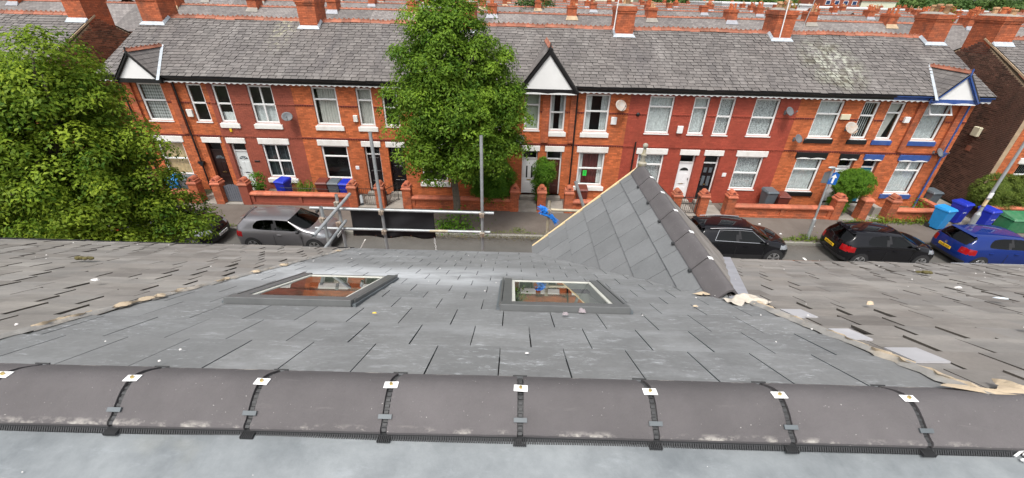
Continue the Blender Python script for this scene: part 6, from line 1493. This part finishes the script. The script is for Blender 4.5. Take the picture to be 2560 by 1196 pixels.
bush('privet_hedge', 'yellowish clipped hedge behind the wall right of the passage', 'hedge', (24.0, 18.7, 0), [((23.0, 18.6, 1.45), (1.1, .65, .75)), ((24.2, 18.6, 1.45), (1.1, .65, .78)), ((25.6, 18.6, 1.4), (1.2, .65, .8)), ((23.2, 18.6, .9), (1.1, .6, .4))], 700, 80, .18, .055, 'leaf_olive', 34, shell=.86, tb=.5)
bush('potted_shrub', 'small feathery shrub in the black pot by the pale grey door', 'plant', (-12.45, 18.75, .36), [((-12.45, 18.75, .85), (.30, .3, .42))], 34, 26, .18, .09, 'leaf_hedge', 35, fill=False)
t = bush('strappy_plant', 'yellow-green strappy plant under the maroon house window', 'plant', (-10.25, 18.8, .02), [((-10.3, 18.75, .40), (.55, .4, .32)), ((-9.95, 18.85, .55), (.35, .3, .35))], 40, 18, .3, .05, 'leaf_weed', 36, fill=False)
g = random.Random(6); b = MB(t.location)
for i in range(40):
    a = Vector((-10.25+g.uniform(-.25, .25), 18.8+g.uniform(-.15, .15), .05)); d = Vector((g.uniform(-.55, .55), g.uniform(-.45, .25), 0)); top = a+d*.6+Vector((0, 0, g.uniform(.45, .95))); tip = a+d*1.3+Vector((0, 0, g.uniform(.3, .8)))
    s = Vector((.016, .0, 0)); b.add([a-s, a+s, top+s, top-s, tip], [(0, 1, 2, 3), (3, 2, 4)], g.random())
b.build('strap_leaves', M['leaf_weed'], t, tints=True)
def weeds(label, pts, seed, size=.09, mat='leaf_weed', name='weeds'):
    g = np.random.default_rng(seed); P = []; Nn = []; T = []
    for (x, y, rx, ry, hz, n) in pts:
        q = np.stack([x+g.normal(size=n)*rx*.5, y+g.normal(size=n)*ry*.5, np.abs(g.normal(size=n))*hz*.5+.01], axis=1); P.append(q); Nn.append(g.normal(size=(n, 3))*.6+np.array([0, -.2, .8])); T.append(g.normal(size=n)*.25+.5)
    o = leaves(name, np.concatenate(P), np.concatenate(Nn), size, M[mat], np.concatenate(T), None, (pts[0][0], pts[0][1], 0), seed=seed); return tag(o, label, 'weeds', kind='stuff')
weeds('leafy suckers round the foot of the street tree', [(-2.45, 16.15, 1.1, .5, .75, 520), (-2.9, 15.95, .7, .3, .4, 200)], 1, .12, 'leaf_hedge')
weeds('weeds growing along the right end garden wall foot', [(17.4, 17.75, .5, .2, .35, 200), (18.3, 17.8, .9, .2, .25, 240), (19.3, 17.8, .6, .2, .35, 200), (16.3, 17.75, .6, .14, .15, 90)], 2)
weeds('weeds round the sign post foot', [(12.9, 15.95, .45, .3, .25, 150), (13.5, 15.95, .5, .15, .12, 70), (12.4, 15.9, .3, .15, .1, 50)], 3)
weeds('grass tufts along the far kerb edge', [(x, 15.85, .8, .10, .07, 60) for x in np.arange(-12, 19, 1.4)]+[(0.25, 16.0, .35, .2, .18, 100), (-9.5, 15.9, 1.6, .12, .08, 150), (11.5, 15.85, 1.6, .14, .09, 200)], 4, .06)
weeds('tall weeds in the corner of the right end garden', [(19.9, 18.7, .35, .35, .8, 260), (20.2, 18.2, .3, .3, .4, 120), (18.85, 18.6, .8, .18, .12, 60)], 5, .1, 'leaf_hedge')
weeds('dry brown leaf litter lying in the far gutter', [(x, 15.45, 1.2, .22, .012, 110) for x in np.arange(-5, 8, 1.0)], 6, .06, 'moss', 'leaf_litter')
b = MB((4.6, 17.5, 0)); r_ = random.Random(8)
litter = [(4.0, 17.2), (7.9, 17.3), (8.3, 17.0), (11.5, 17.3), (14.0, 17.2), (1.6, 15.95), (9.8, 16.6), (-4.0, 17.5), (12.0, 16.4), (11.55, 15.5)]
for i, (x, y) in enumerate(litter):
    b = MB((x, y, 0)); s = r_.uniform(.03, .07); b.hexa([(x-s, y-s*.6, .005), (x+s, y-s*.4, .005), (x+s*.8, y+s*.6, .005), (x-s*.7, y+s*.5, .005)], [(x-s*.7, y-s*.3, .03), (x+s*.6, y-s*.3, .045), (x+s*.5, y+s*.3, .035), (x-s*.5, y+s*.3, .04)])
    tag(b.build('litter', M['cloth']), 'crumpled white litter on the far pavement or gutter', 'litter', 'white litter pieces along the far pavement')

# ------------------------------------------------------------------ neighbouring terraces with brick gable walls
brick_m = {}
def gable_wall(h, X, face, y0, y1, mat, mortar, zr=7.55, yr=23.3, ze=5.45, seed=0, parts_y=20.3):
    b = MB(h.location); xa, xb = (X+.01, X+.24) if face < 0 else (X-.24, X-.01)
    b.prism([(y0, 0), (y1, 0), (y1, ze), (yr, zr), (y0, ze)], 'x', xa, xb); w_ = b.build('gable_wall', M[mortar], h)
    L, Hc, gap = .236, .080, .019; r_ = random.Random(seed)
    c = MB(); c.box(-.012, .012, -(L-gap)/2, (L-gap)/2, 0, Hc-gap); me = c.mesh('brick', M[mat])
    at = me.attributes.new('tint', 'FLOAT', 'FACE'); at.data.foreach_set('value', [.5]*len(me.polygons))
    b = MB(h.location); z = .02; k = 0; cand = []
    while z < zr-.1:
        lo, hi = y0, y1
        if z+Hc > ze: f = (z+Hc-ze)/(zr-ze); lo, hi = y0+(yr-y0)*f, y1-(y1-yr)*f
        y = y0-(L/2 if k % 2 else 0)
        while y < hi:
            a, e = max(y, lo), min(y+L-gap, hi); y += L
            if e-a < .04: continue
            cand.append((a, e, z, r_.random()))
        z += Hc; k += 1
    full = [q for q in cand if q[1]-q[0] > L-gap-.001]; full.sort(key=lambda q: (q[0]-0)**2+(q[2]-9)**2*.6); near = set(full[:300])
    for q in cand:
        a, e, z, ti = q
        if q in near: link('brick', me, w_, Vector((X+face*.002*ti, (a+e)/2, z))-h.location)
        else: b.box(X-.012+face*.003*ti, X+.012+face*.003*ti, a, e, z, z+Hc-gap, ti)
    tag(b.build('brickwork', M[mat], h, tints=True), kind='stuff'); return w_
def side_house(label, X, face, width, mat, mortar, seed):
    h = thing('terraced_house', label, 'house', (X-face*width/2, 22, 0)); x0, x1 = (X-width, X) if face > 0 else (X, X+width)
    gable_wall(h, X, face, YF, 27.1, mat, mortar, seed=seed)
    b = MB(h.location); b.hexa([orp(x0, -.03, -.05), orp(x1, -.03, -.05), orp(x1, OL, -.05), orp(x0, OL, -.05)], [orp(x0, -.03, 0), orp(x1, -.03, 0), orp(x1, OL, 0), orp(x0, OL, 0)]); ro = b.build('roof', M['slate_edge'], h)
    xa, xb = (x1-6.6, x1) if face > 0 else (x0, x0+4.5)
    opp_slates(h, ro, xa, xb, seed, lim=(xa, xb))
    if face > 0: b = MB(h.location); b.add([orp(x0, 0, .03), orp(xa, 0, .03), orp(xa, OL, .03), orp(x0, OL, .03)], [(0, 1, 2, 3)]); b.build('roof_slope', M['slate_far'], h)
    else: b = MB(h.location); b.add([orp(xb, 0, .03), orp(x1, 0, .03), orp(x1, OL, .03), orp(xb, OL, .03)], [(0, 1, 2, 3)]); b.build('roof_slope', M['slate_far'], h)
    b = MB(h.location); b.add([(x0, ORY, ORZ), (x1, ORY, ORZ), (x1, 27.4, 5.5), (x0, 27.4, 5.5)], [(0, 1, 2, 3)]); b.build('rear_slope', M['slate_far'], h)
    nt = int((x1-x0)/.47)
    for i in range(nt): link('ridge_tile', tr_me, ro, Vector((x0+(i+.5)*(x1-x0)/nt, ORY, ORZ+.06))-h.location, (rng.uniform(-.03, .03), rng.uniform(-.02, .02), 0))
    xc = X-face*.45; chimney(h, xc, .9, 22.75, 24.2, 8.6, 3, 'stack', seed)
    b = MB(h.location); s = (22.75-OEY)/OC; b.hexa([orp(xc-.5, s-.25, .04), orp(xc+.5, s-.25, .04), orp(xc+.5, s+.02, .05), orp(xc-.5, s+.02, .05)], [orp(xc-.5, s-.25, .055), orp(xc+.5, s-.25, .055), orp(xc+.48, s+.03, .12), orp(xc-.48, s+.03, .12)]); b.build('lead_flashing', M['leadpale'], h)
    b = MB(h.location); b.hexa([orp(X+face*.02, -.05, -.05), orp(X+face*.055, -.05, -.05), orp(X+face*.055, OL, -.05), orp(X+face*.02, OL, -.05)], [orp(X+face*.02, -.05, .02), orp(X+face*.055, -.05, .02), orp(X+face*.055, OL, .02), orp(X+face*.02, OL, .02)])
    b.build('verge', M['mortar_buff'], h)
    f0, f1 = (x0, X-.25) if face > 0 else (X+.25, x1)
    wx = X-face*1.75; O = [(wx-.62, wx+.62, .8, 2.5), (wx-.56, wx+.56, 3.5, 5.19)]
    b = MB(h.location); wall_cells(b, f0, f1, 0, 5.4, O, YF+.009, YF+.26); b.build('wall', M['mortar_red'], h)
    b = MB(h.location); brickwork(b, max(f0, X-7) if face > 0 else f0, f1 if face > 0 else min(f1, X+6), .04, 5.38, O+[(wx-.75, wx+.75, 2.5, 2.78)], YF, seed); tag(b.build('brickwork', M['brick'], h, tints=True), kind='stuff')
    b = MB(h.location); b.box(wx-.75, wx+.75, YF-.045, YF+.2, 2.5, 2.78); b.build('lintel', M['whitepaint'], h, bevel=.012)
    for q in O: window(h, *q, ('top', .68), 'blind')
    b = MB(h.location); b.box(f0, f1, 19.22, 19.25, 5.33, 5.56); b.build('fascia', M['black'], h)
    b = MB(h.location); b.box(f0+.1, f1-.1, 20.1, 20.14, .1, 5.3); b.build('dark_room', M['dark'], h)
    return h
lh = side_house('brown brick gable-ended house beyond the left end of the terrace', -21.0, 1, 15, 'brick_brown', 'mortar_buff', 71)
rh = side_house('house with sooty brick gable wall beyond the right end passage', 23.2, -1, 10, 'brick_dark', 'mortar_buff', 72)
b = MB(rh.location); b.box(23.02, 23.18, 20.9, 21.25, 3.35, 3.8); b.build('vent_box', M['cream_box'], rh, bevel=.02)
b = MB(rh.location); b.box(23.17, 23.19, 20.95, 21.2, 2.6, 2.85); b.build('air_brick', M['terracotta'], rh)
t = thing('garden_wall', 'red brick garden wall under the clipped hedge at the right edge', 'garden wall', (24.5, 18.1, 0)); wall_run(t, 22.3, 27.5, 'farred', .75, 18.0)
b = MB(); b.box(20.85, 22.95, 17.9, 27, 0.0, .012); struct(b.build('passage', M['concrete']))

# ------------------------------------------------------------------ rows of terraces behind, chimneys and all
def vis(p):
    q = Vector(p)-cam.location; d = q.dot(FW); return 1280+F_PX*q.dot(RT)/d, 598-F_PX*q.dot(UP)/d
def far_tile_strip():
    b = MB(); 
    for i in range(8): 
        x = -HW/2+HW*i/8; b.prism([(-.15, -.09), (0, .04), (.15, -.09)], 'x', x+.006, x+HW/8-.006); b.box(x+.15, x+.33, -.015, .015, .02, .09)
    return b.mesh('ridge_tiles', M['terracotta'])
strip_me = far_tile_strip()
b = MB(); b.box(-HW/2, HW/2, -4.0, 4.0, 0, 5.55); fw_me = b.mesh('wall', M['farred'])
b = MB(); b.add([(-HW/2, -4.3, 5.4), (HW/2, -4.3, 5.4), (HW/2, 0, 7.5), (-HW/2, 0, 7.5), (HW/2, 4.3, 5.4), (-HW/2, 4.3, 5.4)], [(0, 1, 2, 3), (3, 2, 4, 5)]); fr_me = b.mesh('roof', M['slate_far'])
fc = []
for v_ in range(4):
    r_ = random.Random(v_); b = MB(); w, dp = .86, 1.25
    b.box(-w/2, w/2, -dp/2, dp/2, 6.4, 8.05); b.box(-w/2-.05, w/2+.05, -dp/2-.05, dp/2+.05, 8.052, 8.20); b.box(-w/2, w/2, -dp/2, dp/2, 8.202, 8.28)
    c = MB()
    for i in range((4, 2, 5, 1)[v_]):
        hh = r_.uniform(.25, .6); c.lathe((r_.uniform(-.15, .15), -.5+i*.25, 8.28), [(.12, 0), (.1, hh*.8), (.13, hh*.85), (.11, hh)], 8)
    fl = MB(); fl.hexa([(-.6, -.95, 7.06), (.6, -.95, 7.06), (.5, -.6, 7.22), (-.5, -.6, 7.22)], [(-.6, -.96, 7.08), (.6, -.96, 7.08), (.47, -.63, 7.42), (-.47, -.63, 7.42)])
    fc.append((b.mesh('chimney', M['stack']), c.mesh('chimney_pot', M['pot' if v_ % 2 else 'potred'], smooth=40), fl.mesh('flashing', M[('lead', 'concrete', 'mortar_buff', 'lead')[v_]])))
def ordinal(n): return '%d%s' % (n, 'th' if 10 <= n % 100 <= 20 else {1: 'st', 2: 'nd', 3: 'rd'}.get(n % 10, 'th'))
ROWS = [(46.0, -.12, 'second row back, directly behind the facing terrace'), (66.5, -.05, 'third row back'), (89.5, -.12, 'fourth row back'), (110.5, -.05, 'fifth row back'), (133.0, -.1, 'sixth row back'), (154.0, 0, 'seventh row back')]
for ri, (ry, dz, nm) in enumerate(ROWS):
    r_ = random.Random(50+ri); ph = HX0 if ri % 2 == 0 else HX0+1.4*ri
    k0, k1 = int((-1.35*ry-ph)/HW), int((1.35*ry-ph)/HW)
    seen_n = 0
    for k in range(k0, k1+1):
        xc = ph+(k+.5)*HW
        if (k//10) % 3 == 2 and k % 10 == 0 and ri: continue         # side-street gaps
        u, v = vis((xc, ry, 8.4+dz)); u2, v2 = vis((xc, ry-2, 6.6+dz))
        if not (-70 < u < 2630) or v2 < -6: continue
        seen_n += 1; h = thing('far_house', 'slate-roofed terraced house in the %s, %s from its left end' % (nm.split(',')[0], ordinal(seen_n)), 'house', (xc, ry, dz), 'terraced houses in the '+nm)
        link('wall', fw_me, h); ro = link('roof', fr_me, h); tag(link('ridge_tiles', strip_me, h, (0, 0, 7.56)), kind='stuff')
        if (k % 2) == (0 if ri % 2 else 1):
            ce, cp, cf = fc[r_.randrange(4)]; c = link('chimney', ce, h, (HW/2, 0, 0)); link('chimney_pot', cp, c); link('flashing', cf, c)
# solar panels on a far roof
t = thing('solar_array', 'row of dark blue solar panels on a far slate roof', 'solar panels', (.9, 87.6, 6.55))
for i in range(5):
    b = MB(); x = -1.9+i*1.05; b.hexa([(x, -1.0, -.42), (x+1.0, -1.0, -.42), (x+1.0, .55, .34), (x, .55, .34)], [(x, -1.03, -.36), (x+1.0, -1.03, -.36), (x+1.0, .52, .40), (x, .52, .40)]); b.build('panel', M['solar'], t)
    b = MB(); x -= .03; 
    for q in (x, x+1.02): b.hexa([(q, -1.0, -.42), (q+.04, -1.0, -.42), (q+.04, .55, .34), (q, .55, .34)], [(q, -1.05, -.34), (q+.04, -1.05, -.34), (q+.04, .50, .42), (q, .50, .42)])
    b.build('frame', M['white'], t)
def far_building(label, x0, x1, y0, y1, z, mat, roofmat=None, nwin=0, wz=None, band=None):
    t = thing('far_building', label, 'building', ((x0+x1)/2, (y0+y1)/2, 0)); b = MB(t.location); b.box(x0, x1, y0, y1, 0, z); b.build('wall', M[mat], t)
    b = MB(t.location); b.box(x0-.3, x1+.3, y0-.3, y1+.3, z+.01, z+.35); b.build('roof', M[roofmat or mat], t)
    for i in range(nwin):
        xx = x0+(x1-x0)*(i+.5)/nwin; w = (x1-x0)/nwin*.28
        for zz in wz: 
            b = MB(t.location); b.box(xx-w, xx+w, y0-.06, y0-.01, zz, zz+1.3); wo = b.build('window', M['white'], t); b = MB(t.location); b.box(xx-w*.8, xx+w*.8, y0-.08, y0-.061, zz+.12, zz+1.18); b.build('pane', M['solar'], wo)
    if band:
        b = MB(t.location); b.box(x0, x1, y0-.1, y0-.02, *band); b.build('band', M['farwhite'], t)
far_building('long low white warehouse beyond the rows, left of the far red blocks', 50, 72, 118, 140, 8.1, 'farwhite')
far_building('second white flat-roofed shed in front of the far red blocks', 74, 98, 122, 135, 7.6, 'farwhite', None, 8, (4.8,))
far_building('red brick three-storey block with white balconies on the skyline', 104, 116, 165, 180, 11.2, 'farred', None, 4, (5.2, 8.2), (9.9, 10.6))
far_building('red and cream block right of the skyline brick block', 119, 131, 168, 182, 9.6, 'farcream', 'farred', 4, (6.0,))
far_building('pale cream warehouse behind the fourth row in the middle', -22, 40, 168, 190, 9.4, 'farcream')
far_building('white flat-roofed unit before the woods at the right', 128, 146, 150, 160, 7.4, 'farwhite', None, 6, (4.4,))
# distant woods along the skyline: one mass
g = np.random.default_rng(99); P = []; Nn = []; T = []
for i in range(330):
    yy = g.uniform(205, 420); xx = g.uniform(.28, 1.5)*yy*1.02; rr = g.uniform(3.2, 6.0); zt = g.uniform(8.6, 12.2)+(yy-205)*.012
    n = 210; d = g.normal(size=(n, 3)); d /= np.linalg.norm(d, axis=1, keepdims=True); d[:, 2] = np.abs(d[:, 2])*1.0-.25*(g.random(n) < .4)
    rad = g.uniform(.75, 1.08, (n, 1)); P.append(np.array([xx, yy, zt-rr])+d*rad*np.array([rr*1.1, rr*1.1, rr])); Nn.append(d+g.normal(size=(n, 3))*.4); T.append(g.normal(size=n)*.15+.45+g.normal()*.2)
tag(leaves('far_wood', np.concatenate(P), np.concatenate(Nn), 1.5, M['leaf_far'], np.concatenate(T), None, (0, 0, 0), .8, 7), 'green woods massed along the skyline at upper right', 'woods', kind='stuff')
b = MB(); b.grid(lambda u, v: (40+u*700, 200+v*260, -.1+ (v*7.0)*min(1, u*6)), 20, 6); struct(b.build('wooded_rise', M['earth']))
for i, (x, y, z, rr) in enumerate(((2.2, 68.0, 8.9, 2.6), (-12, 72, 7.6, 2.0), (47, 92, 7.2, 2.6))):
    tree('far_tree', ['small green tree between the far rows beside the solar panels', 'green tree among the far chimneys left of the street tree', 'green tree between far rows toward the white warehouse'][i], (x, y, 0), [((x, y, z-rr*.6), (rr, rr, rr*.9)), ((x+.5, y, z-rr*1.2), (rr*.9, rr*.9, rr*.8))], 90, 40, 1.1, .34, 'leaf_far', [(x, y, 0), (x, y, 2.5), (x, y, z-rr)], range(2), 60+i, .2)
# aerials and poles rising from the stacks
for i, (x, y, z0, z1, dx, lab) in enumerate(((12.70, 22.55, 7.3, 9.2, -.10, 'white pole strapped to the chimney above the red houses'), (14.0, 23.2, 7.6, 9.3, .2, 'slim grey aerial pole right of the chimney above the red houses'), (4.65, 22.6, 7.6, 8.95, .05, 'white aerial pole on the chimney right of the large gable'))):
    t = thing('aerial_pole', lab, 'aerial', (x, y, z0)); b = MB(); b.tube((0, 0, 0), (dx, 0, z1-z0), .028 if i != 1 else .018, 8); b.build('pole', M['white'] if i != 1 else M['galv'], t)
    b = MB(); top = Vector((dx*.95, 0, (z1-z0)*.96)); b.tube(top+Vector((-.45, 0, 0)), top+Vector((.45, 0, .02)), .01, 5)
    for q in range(6): b.tube(top+Vector((-.4+q*.15, -.18, 0)), top+Vector((-.4+q*.15, .18, 0)), .006, 4)
    b.build('aerial', M['galv'], t)
for i, (x, y, z, lab) in enumerate(((13.05, 23.0, 8.75, 'green sprig growing out of the chimney above the red houses'), (20.5, 23.0, 8.65, 'leafy weed growing among the pots of the right end chimney'))):
    g = np.random.default_rng(i+200); n = 160; q = g.normal(size=(n, 3))*np.array([.16, .16, .18]); o = leaves('chimney_weed', q+np.array([x, y, z]), g.normal(size=(n, 3))+np.array([0, 0, .6]), .10, M['leaf_weed'], g.random(n), None, (x, y, z), seed=i); tag(o, lab, 'weed', kind='stuff')
